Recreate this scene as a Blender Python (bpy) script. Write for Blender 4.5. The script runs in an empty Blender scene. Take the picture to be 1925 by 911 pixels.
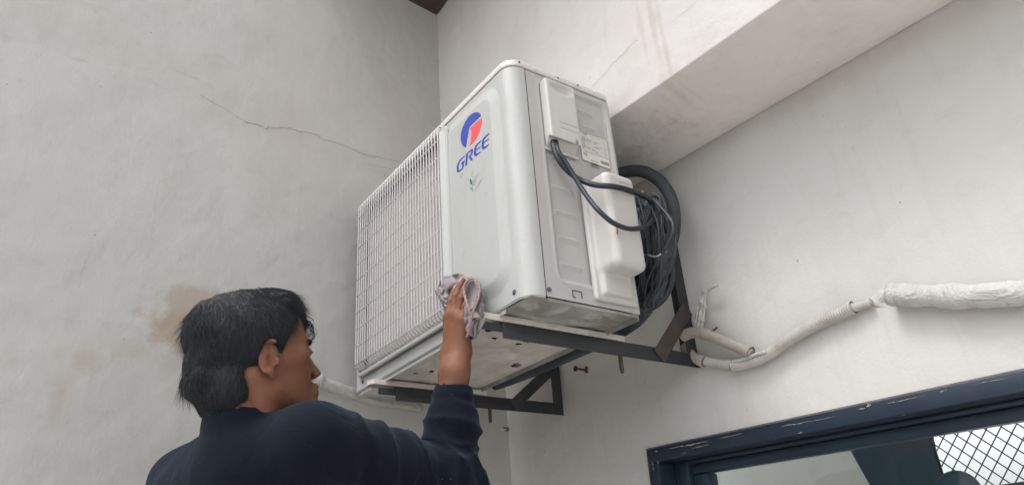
import bpy, bmesh, math, random
import numpy as np
import openvdb
from mathutils import Vector, Matrix, geometry
random.seed(7); rng = np.random.default_rng(7)
S = bpy.context.scene
R = math.radians

# ------------------------------------------------------------------ camera
FOC = 1371.15; CX, CY = 962.5, 455.5            # calibration of the photograph, in its own pixels
M = np.array([[0.5717659, 0.81741174, -0.07015549],
              [0.39065018, -0.19605949, 0.89941821],
              [-0.72144036, 0.54166292, 0.43142217]])
GROUND = -1.30                                   # the camera is the origin, 1.3 m above the floor
cam_d = bpy.data.cameras.new('camera'); cam = bpy.data.objects.new('camera', cam_d)
S.collection.objects.link(cam); S.camera = cam
cam_d.sensor_width = 36; cam_d.lens = FOC / 1925 * 36; cam_d.clip_start = .02; cam_d.clip_end = 3000
cam.matrix_world = Matrix(((M[0][0], M[1][0], -M[2][0], 0), (M[0][1], M[1][1], -M[2][1], 0),
                           (M[0][2], M[1][2], -M[2][2], 0), (0, 0, 0, 1)))
# ------------------------------------------------------------------ sky, sun, exposure
w = bpy.data.worlds.new('World'); S.world = w; w.use_nodes = True
nt = w.node_tree; bg = nt.nodes['Background']
sky = nt.nodes.new('ShaderNodeTexSky'); sky.sky_type = 'NISHITA'; sky.sun_disc = False
SUN_EL, SUN_AZ = 62, 172                         # azimuth clockwise from +y
sky.sun_elevation = R(SUN_EL); sky.sun_rotation = R(SUN_AZ)
sky.air_density = 1.0; sky.dust_density = 4.0; sky.ozone_density = 1.0
hs = nt.nodes.new('ShaderNodeHueSaturation'); hs.inputs['Saturation'].default_value = .28
nt.links.new(sky.outputs[0], hs.inputs['Color']); nt.links.new(hs.outputs[0], bg.inputs[0])
bg.inputs[1].default_value = .15
sd = bpy.data.lights.new('sun', 'SUN'); sun = bpy.data.objects.new('sun', sd); S.collection.objects.link(sun)
sd.energy = .6; sd.angle = R(25); sd.color = (.98, .97, .93)
az, el = R(SUN_AZ), R(SUN_EL)
sun.rotation_euler = Vector((math.sin(az)*math.cos(el), math.cos(az)*math.cos(el), math.sin(el))).to_track_quat('Z', 'Y').to_euler()
S.view_settings.view_transform = 'Standard'; S.view_settings.look = 'None'
S.view_settings.exposure = 1.2; S.view_settings.gamma = 1; S.view_settings.use_curve_mapping = False

# ------------------------------------------------------------------ helpers
C = S.collection
V = lambda *a: np.array(a, float)
def ray(x, y): return M.T @ V((x - CX)/FOC, -(y - CY)/FOC, 1)
def bp(x, y, ax, val):
    d = ray(x, y); return d*val/d[ax]
def pl(x, y, p, n):
    d = ray(x, y); return d*(np.dot(p, n)/np.dot(d, n))
def cp(x, y, dep): return ray(x, y)*dep

class MB:
    def __init__(s): s.v = []; s.f = []
    def add(s, vs, fs):
        o = len(s.v); s.v += [tuple(map(float, p)) for p in vs]; s.f += [tuple(i+o for i in f) for f in fs]; return s
    def box(s, a, b):
        x0, y0, z0 = a; x1, y1, z1 = b
        return s.add([(x0,y0,z0),(x1,y0,z0),(x1,y1,z0),(x0,y1,z0),(x0,y0,z1),(x1,y0,z1),(x1,y1,z1),(x0,y1,z1)],
                     [(3,2,1,0),(4,5,6,7),(0,1,5,4),(1,2,6,5),(2,3,7,6),(3,0,4,7)])
    def prism(s, poly, d):                       # closed planar polygon (3-D points) extruded by vector d
        n = len(poly); P = [V(*p) for p in poly]; d = V(*d)
        tri = geometry.tessellate_polygon([[Vector(p) for p in P]])
        return s.add(P + [p + d for p in P], [tuple(t) for t in tri] + [tuple(i+n for i in t[::-1]) for t in tri] +
                     [(i, (i+1) % n, (i+1) % n + n, i+n) for i in range(n)])
    def sheet(s, poly):
        tri = geometry.tessellate_polygon([[Vector(p) for p in poly]])
        return s.add(poly, [tuple(t) for t in tri])
    def tube(s, pts, r, n=10, caps=True):
        P = [V(*p) for p in pts]; m = len(P)
        rr = r if hasattr(r, '__len__') else [r]*m
        T = [P[min(i+1, m-1)] - P[max(i-1, 0)] for i in range(m)]
        T = [t/(np.linalg.norm(t)+1e-12) for t in T]
        u = np.cross(T[0], V(0, 0, 1)); u = u if np.linalg.norm(u) > .1 else np.cross(T[0], V(0, 1, 0))
        vs = []
        for i in range(m):
            u = u - T[i]*np.dot(u, T[i]); u /= np.linalg.norm(u); q = np.cross(T[i], u)
            for k in range(n):
                a = 2*math.pi*k/n; vs.append(P[i] + (u*math.cos(a) + q*math.sin(a))*rr[i])
        fs = [(i*n+k, i*n+(k+1) % n, (i+1)*n+(k+1) % n, (i+1)*n+k) for i in range(m-1) for k in range(n)]
        if caps: fs += [tuple(range(n))[::-1], tuple((m-1)*n+k for k in range(n))]
        return s.add(vs, fs)
    def lathe(s, base, axis, prof, n=16):        # prof: (distance along axis, radius)
        a = V(*axis); a /= np.linalg.norm(a)
        return s.tube([V(*base) + a*h for h, _ in prof], [max(r, 1e-5) for _, r in prof], n) if prof[0][0] != prof[-1][0] else s
def spl(pts, k=8):                               # Catmull-Rom
    P = [V(*p) for p in pts]; P = [2*P[0]-P[1]] + P + [2*P[-1]-P[-2]]; out = []
    for i in range(1, len(P)-2):
        for j in range(k):
            t = j/k; a, b, c, d = P[i-1], P[i], P[i+1], P[i+2]
            out.append(.5*((2*b) + (c-a)*t + (2*a-5*b+4*c-d)*t*t + (3*b-a-3*c+d)*t**3))
    return out + [P[-2]]
def finish(o, m, parent, smooth):
    o.data.materials.append(m); C.objects.link(o)
    if parent: o.parent = parent
    if smooth:
        o.data.shade_smooth() if smooth is True else o.data.set_sharp_from_angle(angle=R(smooth))
        if smooth is not True: o.data.shade_smooth(); o.data.set_sharp_from_angle(angle=R(smooth))
    return o
def obj(name, mb, m, parent=None, smooth=None, bevel=0, segs=2):
    me = bpy.data.meshes.new(name); me.from_pydata(mb.v, [], mb.f)
    bm = bmesh.new(); bm.from_mesh(me); bmesh.ops.recalc_face_normals(bm, faces=bm.faces)
    if bevel:
        es = [e for e in bm.edges if len(e.link_faces) == 2 and e.calc_face_angle(0) > .5]
        bmesh.ops.bevel(bm, geom=es, offset=bevel, segments=segs, profile=.5, affect='EDGES')
        smooth = smooth or 40
    bm.to_mesh(me); bm.free(); me.update()
    return finish(bpy.data.objects.new(name, me), m, parent, smooth)
def npobj(name, v, f, m, parent=None, smooth=True):
    me = bpy.data.meshes.new(name); me.from_pydata(np.asarray(v).tolist(), [], [tuple(map(int, q)) for q in f]); me.update()
    return finish(bpy.data.objects.new(name, me), m, parent, smooth)
def tag(o, label, cat, group=None, kind=None):
    o['label'] = label
    if cat: o['category'] = cat
    if group: o['group'] = group
    if kind: o['kind'] = kind
    return o
def empty(name, loc=(0, 0, 0)):
    o = bpy.data.objects.new(name, None); C.objects.link(o); o.location = loc; o.empty_display_size = .1; return o
# vectorised value noise
def _h(i, j, k):
    n = (i*374761393 + j*668265263 + k*2147483647 + 12345) & 0xffffffff
    n = ((n ^ (n >> 13))*1274126177) & 0xffffffff
    return ((n ^ (n >> 16)) & 0xffff)/65535.
def noise(P):
    P = np.asarray(P, float); I = np.floor(P).astype(np.int64); F = P - I; F = F*F*(3-2*F)
    r = 0
    for a in (0, 1):
        for b in (0, 1):
            for c in (0, 1):
                wgt = (F[..., 0] if a else 1-F[..., 0])*(F[..., 1] if b else 1-F[..., 1])*(F[..., 2] if c else 1-F[..., 2])
                r = r + wgt*_h(I[..., 0]+a, I[..., 1]+b, I[..., 2]+c)
    return r*2-1
def fbm(P, o=3): return sum(noise(np.asarray(P)*2**i + 7.3*i)/2**i for i in range(o))
# signed distance fields -> one continuous surface
class SDF:
    def __init__(s, lo, hi, res):
        s.lo = V(*lo); s.res = res; s.n = np.ceil((V(*hi)-s.lo)/res).astype(int)+1
        s.a = np.full(tuple(s.n), .2, np.float32)
    def win(s, lo, hi, pad):
        i0 = np.clip(np.floor((lo-pad-s.lo)/s.res).astype(int), 0, s.n); i1 = np.clip(np.ceil((hi+pad-s.lo)/s.res).astype(int)+1, 0, s.n)
        if (i1 <= i0).any(): return None, None
        g = np.stack(np.meshgrid(*[s.lo[k] + s.res*np.arange(i0[k], i1[k]) for k in range(3)], indexing='ij'), -1)
        return tuple(slice(i0[k], i1[k]) for k in range(3)), g
    def put(s, sl, d, k, op):
        a = s.a[sl]
        if op == 'sub': a = -a
        if op == 'sub' or op == 'int':
            pass
        if op == 'add':
            h = np.clip(.5+.5*(a-d)/k, 0, 1); r = a*(1-h)+d*h-k*h*(1-h)
        else:                                    # subtraction: max(a, -d)
            a = -a; h = np.clip(.5-.5*(a+d)/k, 0, 1); r = a*(1-h) + (-d)*h + k*h*(1-h)
        s.a[sl] = r.astype(np.float32)
    def cap(s, a, b, ra, rb=None, k=.01, op='add', sq=None):
        a = V(*a); b = V(*b); rb = ra if rb is None else rb; R_ = max(ra, rb)
        sl, g = s.win(np.minimum(a, b)-R_, np.maximum(a, b)+R_, k*2+.02)
        if sl is None: return s
        ab = b-a; t = np.clip(((g-a)@ab)/(ab@ab+1e-12), 0, 1)
        d = np.linalg.norm(g-(a+t[..., None]*ab), axis=-1) - (ra+(rb-ra)*t)
        s.put(sl, d, k, op); return s
    def ell(s, c, r, k=.01, op='add', rot=None):
        c = V(*c); r = V(*r); m = r.max(); sl, g = s.win(c-m, c+m, k*2+.02)
        if sl is None: return s
        q = g-c
        if rot is not None: q = q@np.asarray(rot)     # columns of rot are the ellipsoid's axes
        k0 = np.linalg.norm(q/r, axis=-1); k1 = np.linalg.norm(q/(r*r), axis=-1)+1e-9
        s.put(sl, k0*(k0-1)/k1, k, op); return s
    def box(s, c, h, rad, k=.004, op='add', rot=None):
        c = V(*c); h = V(*h); m = np.linalg.norm(h)+rad; sl, g = s.win(c-m, c+m, k*2+.01)
        q = g-c
        if rot is not None: q = q@np.asarray(rot)
        q = np.abs(q)-(h-rad); d = np.linalg.norm(np.maximum(q, 0), axis=-1)+np.minimum(q.max(-1), 0)-rad
        s.put(sl, d, k, op); return s
    def mesh(s, smooth=0):
        a = s.a; a[0] = a[-1] = .01; a[:, 0] = a[:, -1] = .01; a[:, :, 0] = a[:, :, -1] = .01
        gr = openvdb.FloatGrid(.2); gr.copyFromArray(a); p, q = gr.convertToQuads(isovalue=0)
        return p*s.res+s.lo, q[:, ::-1]
def vnorm(v, q):
    n = np.zeros_like(v); a = np.cross(v[q[:, 2]]-v[q[:, 0]], v[q[:, 3]]-v[q[:, 1]])
    for k in range(4): np.add.at(n, q[:, k], a)
    return n/(np.linalg.norm(n, axis=1, keepdims=True)+1e-12)
def relax(v, q, it=2):
    for _ in range(it):
        acc = np.zeros_like(v); cnt = np.zeros(len(v))
        for i, j in ((0, 1), (1, 2), (2, 3), (3, 0)):
            np.add.at(acc, q[:, i], v[q[:, j]]); np.add.at(acc, q[:, j], v[q[:, i]])
            np.add.at(cnt, q[:, i], 1); np.add.at(cnt, q[:, j], 1)
        v = .5*v+.5*acc/np.maximum(cnt, 1)[:, None]
    return v

# ------------------------------------------------------------------ materials
class Mat:
    def __init__(s, name, col=(.5,.5,.5), rough=.5, metal=0, spec=.5):
        s.m = bpy.data.materials.new(name); s.m.use_nodes = True; s.t = s.m.node_tree; s.b = s.t.nodes['Principled BSDF']
        s.set('Base Color', (*col, 1)); s.set('Roughness', rough); s.set('Metallic', metal); s.set('Specular IOR Level', spec)
        s.co = s.t.nodes.new('ShaderNodeTexCoord').outputs['Object']; s.col = None; s.c0 = (*col, 1); s.h = None
    def set(s, k, v): s.b.inputs[k].default_value = v
    def n(s, t, **kw):
        q = s.t.nodes.new(t)
        for k, v in kw.items():
            if k.startswith('_'): setattr(q, k[1:], v)
            else: q.inputs[k.replace('_', ' ')].default_value = v
        return q
    def l(s, a, b): s.t.links.new(a, b)
    def mapped(s, scale=(1,1,1), rot=(0,0,0)):
        q = s.n('ShaderNodeMapping', Scale=scale, Rotation=rot); s.l(s.co, q.inputs[0]); return q.outputs[0]
    def noise(s, sc, det=4, rough=.55, vec=None, dist=0):
        q = s.n('ShaderNodeTexNoise', Scale=sc, Detail=det, Roughness=rough, Distortion=dist); s.l(vec or s.co, q.inputs['Vector']); return q.outputs[0]
    def ramp(s, v, a, b, ca=0., cb=1.):
        q = s.n('ShaderNodeMapRange', From_Min=a, From_Max=b, To_Min=ca, To_Max=cb); s.l(v, q.inputs['Value']); return q.outputs[0]
    def mul(s, a, b, op='MULTIPLY'):
        q = s.n('ShaderNodeMath', _operation=op); 
        for i, x in enumerate((a, b)):
            if isinstance(x, (int, float)): q.inputs[i].default_value = x
            else: s.l(x, q.inputs[i])
        return q.outputs[0]
    def over(s, fac, col):                       # lay colour over what is there where fac
        q = s.t.nodes.new('ShaderNodeMix'); q.data_type = 'RGBA'
        if isinstance(fac, (int, float)): q.inputs[0].default_value = fac
        else: s.l(fac, q.inputs[0])
        if s.col is None: q.inputs[6].default_value = s.c0
        else: s.l(s.col, q.inputs[6])
        q.inputs[7].default_value = (*col, 1); s.col = q.outputs[2]; s.l(s.col, s.b.inputs['Base Color']); return s
    def bump(s, h, dist, strength=1):
        q = s.n('ShaderNodeBump', Strength=strength, Distance=dist); s.l(h, q.inputs['Height'])
        if s.h is not None: s.l(s.h, q.inputs['Normal'])
        s.h = q.outputs[0]; s.l(s.h, s.b.inputs['Normal']); return s
    def blob(s, c, r, warp=.25, sc=9, soft=.35):  # mask of an irregular patch round an object-space point
        sub = s.n('ShaderNodeVectorMath', _operation='SUBTRACT'); s.l(s.co, sub.inputs[0]); sub.inputs[1].default_value = tuple(c)
        dv = s.n('ShaderNodeVectorMath', _operation='DIVIDE'); s.l(sub.outputs[0], dv.inputs[0]); dv.inputs[1].default_value = tuple(r)
        ln = s.n('ShaderNodeVectorMath', _operation='LENGTH'); s.l(dv.outputs[0], ln.inputs[0])
        nz = s.ramp(s.noise(sc, 6, .65), .2, .8, -warp, warp)
        return s.ramp(s.mul(ln.outputs['Value'], nz, 'ADD'), 1, 1-soft, 0, 1)

def plaster(name, col, extra=None):
    m = Mat(name, col, .85, spec=.25)
    big = m.noise(1.6, 5, .6); m.over(m.ramp(big, .45, .75, 0, .5), tuple(c*f for c, f in zip(col, (.93, .915, .89))))
    m.over(m.ramp(m.noise(5, 6, .65), .48, .72, 0, .5), tuple(c*f for c, f in zip(col, (.88, .86, .83))))
    m.over(m.ramp(m.noise(13, 5, .7, m.mapped((1, 1, 1.6)), dist=.8), .56, .7, 0, .4), tuple(c*f for c, f in zip(col, (.86, .83, .79))))
    m.over(m.ramp(m.noise(17, 5, .7, m.mapped((1, 1, .5))), .60, .70, 0, .45), tuple(min(1, c*1.08) for c in col))
    m.over(m.ramp(m.noise(3.1, 4, .5), .3, .1, 0, .5), tuple(min(1, c*1.06) for c in col))
    st = m.noise(7, 5, .6, m.mapped((4.5, 4.5, .45))); m.over(m.ramp(st, .56, .74, 0, .3), tuple(c*f for c, f in zip(col, (.84, .82, .79))))
    sp = m.noise(60, 2, .5); sp2 = m.noise(6, 3, .6)
    m.over(m.mul(m.ramp(sp, .73, .78), m.ramp(sp2, .55, .68)), tuple(c*.62 for c in col))
    if extra: extra(m)
    m.bump(m.noise(4.5, 3, .5), .020, .6); m.bump(m.noise(18, 6, .6, m.mapped((1, 1, .5)), dist=.6), .003, .4); m.bump(m.noise(150, 3, .6), .0012, .5)
    return m.m

W, H, D = .782, .550, .293
X0, Y0, Z0 = -1.014-.782, .791, .505             # front-left-bottom corner of the unit
WALLY = 1.375
WALL_L_P = V(-1.929, 1.375, .4); WALL_L_N = V(math.cos(R(6)), math.sin(R(6)), 0)

def ex_left(m):
    def pt(x, y): return pl(x, y, WALL_L_P, WALL_L_N)
    br = (.335, .262, .20)
    m.over(m.mul(m.blob(pt(338, 610), (.3, .085, .105), .75, 12, .6), .85), br)
    m.over(m.mul(m.blob(pt(362, 560), (.3, .08, .05), .6, 18, .5), .9), (.37, .32, .275))
    for (x, y, a, b, f) in ((165, 672, .06, .035, .40), (120, 720, .04, .07, .34), (105, 765, .02, .05, .3), (235, 655, .07, .03, .3), (330, 700, .05, .08, .3)):
        m.over(m.mul(m.blob(pt(x, y), (a, a, b), .6, 14, .9), f), (.36, .29, .23))
    # warm darkening high up near the corner: shade and ceiling bounce painted in
    for (x, y, a, b, f) in ((560, 260, .30, .35, .40), (760, 330, .2, .5, .45), (300, 120, .5, .2, .25), (640, 90, .4, .35, .3)):
        m.over(m.mul(m.blob(pt(x, y), (a, a, b), .5, 4, 1.0), f), (.40, .365, .335))
def ex_right(m):
    def pt(x, y): return bp(x, y, 1, WALLY)
    for (x, y, a, b, f) in ((1120, 640, .20, .07, .5), (1030, 700, .08, .08, .35), (1190, 600, .12, .10, .4), (1340, 640, .07, .045, .45), (965, 800, .03, .12, .25), (1180, 680, .20, .03, .3)):
        m.over(m.mul(m.blob(pt(x, y), (a, .3, b), .5, 9, 1.0), f), (.40, .345, .29))
    drip = m.noise(9, 4, .6, m.mapped((5, 1, .35)))
    m.over(m.mul(m.ramp(drip, .54, .68), .16), (.46, .41, .37))
def ex_beam(m):
    for (x, y, a, b, f) in ((1215, 40, .012, .22, .5), (1240, 90, .01, .16, .5), (1196, 60, .01, .2, .35), (1235, 150, .02, .08, .4), (1160, 180, .05, .03, .25)):
        m.over(m.mul(m.blob(bp(x, y, 1, 1.10), (a, .3, b), .9, 12, .9), f), (.50, .46, .41))
    for (x, y, a, f) in ((1250, 230, .13, .35), (1200, 290, .10, .45), (1290, 215, .06, .35), (1180, 240, .08, .3)):
        m.over(m.mul(m.mul(m.blob(bp(x, y, 2, 1.02), (a, a*.8, .1), .8, 14, .9), f), m.ramp(m.noise(30, 5, .7), .42, .6)), (.40, .37, .33))
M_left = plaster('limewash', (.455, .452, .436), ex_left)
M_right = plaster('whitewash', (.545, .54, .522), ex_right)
M_beam = plaster('beam_paint', (.68, .66, .64), ex_beam)

def enamel(name, col, dirt=.25, rough=.38):
    m = Mat(name, col, rough)
    m.over(m.ramp(m.noise(6, 5, .6), .48, .8, 0, dirt), tuple(c*f for c, f in zip(col, (.88, .86, .8))))
    st_ = m.noise(16, 5, .65, m.mapped((2.2, 2.2, .35))); m.over(m.ramp(st_, .54, .74, 0, dirt*1.3), tuple(c*f for c, f in zip(col, (.84, .81, .74)))); m.over(m.mul(m.ramp(m.noise(45, 4, .7), .60, .74), dirt), tuple(c*.75 for c in col))
    m.bump(m.noise(220, 2, .5), .0003, .3)
    r = m.ramp(m.noise(9, 4, .6), .3, .8, rough-.06, rough+.14); m.l(r, m.b.inputs['Roughness']); return m.m
M_white = enamel('white_enamel', (.385, .392, .38), .4)
M_side = enamel('side_enamel', (.385, .38, .37), .3)
M_cap = enamel('cap_enamel', (.55, .54, .52), .45)
M_cover = enamel('cover_plastic', (.47, .46, .445), .18, .45)
M_grille = enamel('grille_wire', (.47, .455, .445), .15, .4)
def grimy(name, col, dirtc, amt, rough=.6, metal=0, sc=8):
    m = Mat(name, col, rough, metal)
    m.over(m.ramp(m.noise(sc, 6, .68, dist=.6), .5-amt*.25, .72, 0, .9), dirtc)
    m.over(m.ramp(m.noise(sc*5, 4, .7), .6, .75, 0, .5), tuple(c*.6 for c in dirtc))
    m.bump(m.noise(sc*9, 4, .6), .001, .5); return m.m
M_galv = grimy('galvanised_steel', (.42, .43, .40), (.20, .195, .165), .5, .5, .35, 9)
M_pan = grimy('drain_pan_paint', (.56, .535, .49), (.34, .31, .265), .45, .6, 0, 7)
M_foot = grimy('foot_paint', (.56, .54, .50), (.36, .32, .27), .35, .6, 0, 12)
M_iron = grimy('black_painted_iron', (.020, .024, .030), (.036, .033, .031), .35, .5, 0, 14)
M_rusty = grimy('rusty_iron', (.042, .036, .033), (.075, .052, .042), .6, .7, 0, 18)
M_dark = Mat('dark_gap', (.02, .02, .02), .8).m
M_core = Mat('condenser_fins', (.44, .42, .405), .6).m
M_fan = Mat('fan_plastic', (.44, .43, .42), .5).m
M_screw = Mat('screw_steel', (.10, .10, .11), .4, .5).m
M_blue = Mat('logo_blue', (.030, .055, .33), .5).m
M_red = Mat('logo_red', (.68, .075, .085), .5).m
M_leaf = Mat('faded_print_green', (.325, .365, .345), .6).m
M_leaf2 = Mat('faded_print_grey', (.17, .19, .17), .6).m
M_label = Mat('label_paper', (.62, .605, .565), .45).m
M_ink = Mat('label_ink', (.10, .10, .10), .6).m
mr = Mat('black_cable_rubber', (.013, .019, .027), .55); mr.over(mr.ramp(mr.noise(25, 4, .6), .5, .75, 0, .5), (.06, .065, .07)); M_cable = mr.m
mr = Mat('pipe_foam', (.028, .036, .046), .7); mr.over(mr.ramp(mr.noise(14, 5, .6), .45, .75, 0, .7), (.075, .08, .085)); mr.bump(mr.noise(60, 4, .6), .002, .5); M_foam = mr.m
mr = Mat('dusty_black_plastic', (.018, .024, .034), .35); mr.over(mr.ramp(mr.noise(11, 5, .65), .5, .8, 0, .6), (.09, .095, .10)); mr.bump(mr.noise(22, 5, .6, dist=1), .010, .7); M_bag = mr.m
mr = Mat('conduit_pvc', (.36, .325, .29), .7); mr.over(mr.ramp(mr.noise(10, 5, .65), .45, .7, 0, .8), (.20, .165, .135)); mr.bump(mr.noise(80, 3, .6), .0008, .5); M_cond = mr.m
mr = Mat('conduit_pvc_clean', (.43, .415, .39), .7); mr.over(mr.ramp(mr.noise(12, 5, .65), .52, .75, 0, .7), (.27, .24, .205)); M_cond2 = mr.m
mr = Mat('painted_pipe_wrap', (.49, .48, .465), .75); mr.over(mr.ramp(mr.noise(9, 5, .65), .5, .75, 0, .5), (.38, .36, .33)); mr.bump(mr.noise(16, 5, .65, dist=.8), .02, .9); mr.bump(mr.noise(70, 4, .6), .003, .6); M_wrap = mr.m
mr = Mat('silver_tape', (.46, .465, .44), .42, .35); mr.over(mr.ramp(mr.noise(14, 5, .65), .5, .7, 0, .6), (.30, .295, .27)); mr.bump(mr.noise(30, 4, .6, dist=1), .01, .8); M_tape = mr.m
M_crack = Mat('crack_shadow', (.21, .185, .16), .95).m
M_crack2 = Mat('hairline_crack', (.36, .32, .285), .95).m
M_nail = Mat('rusty_nail', (.07, .035, .025), .7).m
# window paint: dark blue with chips down to the white primer
def bluepaint(name, col, chips):
    m = Mat(name, col, .42)
    m.over(m.ramp(m.noise(8, 5, .6), .4, .8, 0, .6), tuple(c*1.7+.004 for c in col))
    if chips:
        c = m.noise(10, 5, .7, m.mapped((1.6, 6, 7)))
        m.over(m.ramp(c, .655, .672), (.50, .49, .46))
    m.bump(m.noise(30, 5, .6), .0015, .5); return m.m
M_wblue = bluepaint('window_blue_paint', (.013, .023, .040), True)
M_wblue2 = bluepaint('sash_blue_paint', (.015, .029, .045), False)
M_edge = grimy('paint_edge_putty', (.16, .15, .16), (.07, .06, .06), .5, .8, 0, 20)
mr = Mat('curtain_cloth', (.05, .09, .125), .8); mr.over(mr.ramp(mr.noise(6, 4, .6), .4, .75, 0, .7), (.07, .095, .125)); M_curt = mr.m
mr = Mat('inner_wall', (.52, .55, .51), .8); mr.over(mr.ramp(mr.noise(6, 5, .6), .5, .75, 0, .6), (.36, .38, .34)); M_inner = mr.m
M_mesh = Mat('mesh_steel', (.085, .085, .10), .5, .3).m
gm = bpy.data.materials.new('window_glass'); gm.use_nodes = True; g = gm.node_tree; g.nodes.clear()
go = g.nodes.new('ShaderNodeOutputMaterial'); gx = g.nodes.new('ShaderNodeMixShader'); gt = g.nodes.new('ShaderNodeBsdfTransparent')
gg = g.nodes.new('ShaderNodeBsdfGlossy'); gf = g.nodes.new('ShaderNodeFresnel'); gf.inputs[0].default_value = 1.5
gg.inputs['Roughness'].default_value = .03; gt.inputs[0].default_value = (.97, .98, .975, 1)
g.links.new(gf.outputs[0], gx.inputs[0]); g.links.new(gt.outputs[0], gx.inputs[1]); g.links.new(gg.outputs[0], gx.inputs[2]); g.links.new(gx.outputs[0], go.inputs[0])
# skin, hair, cloth
mr = Mat('skin', (.165, .070, .040), .60, spec=.28); mr.set('Subsurface Weight', .08); mr.set('Subsurface Radius', (.012, .005, .003)); mr.set('Subsurface Scale', 1.0)
mr.over(mr.ramp(mr.noise(22, 5, .6), .45, .8, 0, .5), (.130, .055, .032)); mr.over(mr.ramp(mr.noise(9, 3, .5), .5, .8, 0, .4), (.20, .092, .056))
mr.over(mr.ramp(mr.noise(60, 4, .65), .56, .72, 0, .45), (.115, .046, .027)); mr.bump(mr.noise(160, 4, .6), .0012, .6); mr.bump(mr.noise(34, 4, .6), .003, .45); M_skin = mr.m
M_nailk = Mat('fingernail', (.36, .20, .15), .3).m
mr = Mat('black_hair', (.008, .010, .013), .55, spec=.3); mr.bump(mr.noise(60, 3, .6, mr.mapped((3, 3, .7))), .004, .8); M_hair = mr.m
M_strand = Mat('hair_strand', (.013, .016, .021), .40, spec=.5).m
mr = Mat('navy_cotton', (.0036, .0056, .0105), .9, spec=.12); mr.set('Sheen Weight', .10); mr.set('Sheen Roughness', .5); mr.set('Sheen Tint', (.45, .55, .8, 1))
mr.over(mr.ramp(mr.noise(5, 4, .6), .4, .75, 0, .5), (.0028, .0042, .0072)); mr.over(mr.mul(mr.ramp(mr.noise(120, 2, .5), .735, .76), mr.ramp(mr.noise(9, 3, .6), .5, .62)), (.06, .07, .08)); mr.bump(mr.noise(500, 2, .5), .0004, .5); mr.bump(mr.noise(18, 5, .6, dist=1.2), .006, .6); M_navy = mr.m
M_trou = Mat('dark_trousers', (.014, .017, .026), .85).m
mr = Mat('rag_cotton', (.255, .235, .24), .9, spec=.1); mr.over(mr.ramp(mr.noise(40, 4, .6), .45, .7, 0, .6), (.20, .165, .175)); mr.bump(mr.noise(160, 3, .6), .001, .6); M_rag = mr.m
mr = Mat('rag_braid', (.38, .34, .33), .9, spec=.1)
wv = mr.n('ShaderNodeTexWave', Scale=150, Distortion=2.0); wv.bands_direction = 'DIAGONAL'; mr.l(mr.co, wv.inputs['Vector']); mr.over(mr.ramp(wv.outputs[1], .45, .6, 0, .9), (.25, .075, .08)); M_braid = mr.m
mr = Mat('ceiling_boards', (.075, .048, .042), .8); mr.over(mr.ramp(mr.noise(12, 5, .6, mr.mapped((1, 8, 1))), .4, .7, 0, .7), (.045, .028, .026)); M_ceil = mr.m
mr = Mat('floor_concrete', (.58, .555, .525), .85); mr.over(mr.ramp(mr.noise(3, 5, .6), .4, .7, 0, .6), (.42, .40, .37)); M_floor = mr.m

# ------------------------------------------------------------------ setting
o = obj('ground', MB().sheet([(-400, -400, GROUND), (400, -400, GROUND), (400, 400, GROUND), (-400, 400, GROUND)]), M_floor)
tag(o, 'concrete ground of the yard', None, kind='structure')
cy_ = MB(); cy_.box((-7, -5.2, GROUND-.1), (9, -4.9, .2)); cy_.box((-7.05, -5.25, .201), (9.05, -4.85, .27))  # unseen wall, added behind the camera to cut light from the low sky
tag(obj('sky_block_wall', cy_, plaster('sky_block_paint', (.6, .6, .59))), 'unseen grey wall added behind the camera to block low sky light', 'wall')
# left wall: a slab whose face passes through WALL_L_P
dirv = V(-math.sin(R(6)), math.cos(R(6)), 0)       # along the wall, towards the corner
a = WALL_L_P + dirv*.6; b = WALL_L_P - dirv*4.2
lw = MB(); back = -WALL_L_N*.25
a0 = V(a[0], a[1], GROUND-.2); b0 = V(b[0], b[1], GROUND-.2)
lw.prism([a0, b0, b0+back, a0+back], (0, 0, 4.2))
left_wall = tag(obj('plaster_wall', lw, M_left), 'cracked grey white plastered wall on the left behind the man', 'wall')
# right wall with the window opening
TL = R(2.0)                                      # the lintel line drops slightly to the right
WX0, WZ0 = -1.328, .298
WW, WHT = 1.60, 1.05
def wl(x, z, y):                                 # window-local -> world
    return V(WX0 + x*math.cos(TL) + z*math.sin(TL), y, WZ0 - x*math.sin(TL) + z*math.cos(TL))
rw = MB(); yb = WALLY+.23
def slab(P): rw.prism([V(p[0], WALLY, p[1]) for p in P], (0, yb-WALLY, 0))
tl, tr = wl(.004, -.004, 0), wl(WW-.004, -.004, 0); bl, br_ = wl(.004, -WHT, 0), wl(WW-.004, -WHT, 0)
XL, XR, ZB, ZT = -2.3, 3.2, GROUND-.2, 2.9
slab([(XL, ZB), (bl[0], ZB), (bl[0], bl[2]), (tl[0], tl[2]), (tl[0], ZT), (XL, ZT)])
slab([(bl[0], ZB), (br_[0], ZB), (br_[0], br_[2]), (bl[0], bl[2])])
slab([(tl[0], tl[2]), (tr[0], tr[2]), (tr[0], ZT), (tl[0], ZT)])
slab([(br_[0], ZB), (XR, ZB), (XR, ZT), (tr[0], ZT), (tr[0], tr[2]), (br_[0], br_[2])])
right_wall = tag(obj('plaster_wall', rw, M_right), 'off white plastered wall with the window, recessed under the beam', 'wall')
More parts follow.
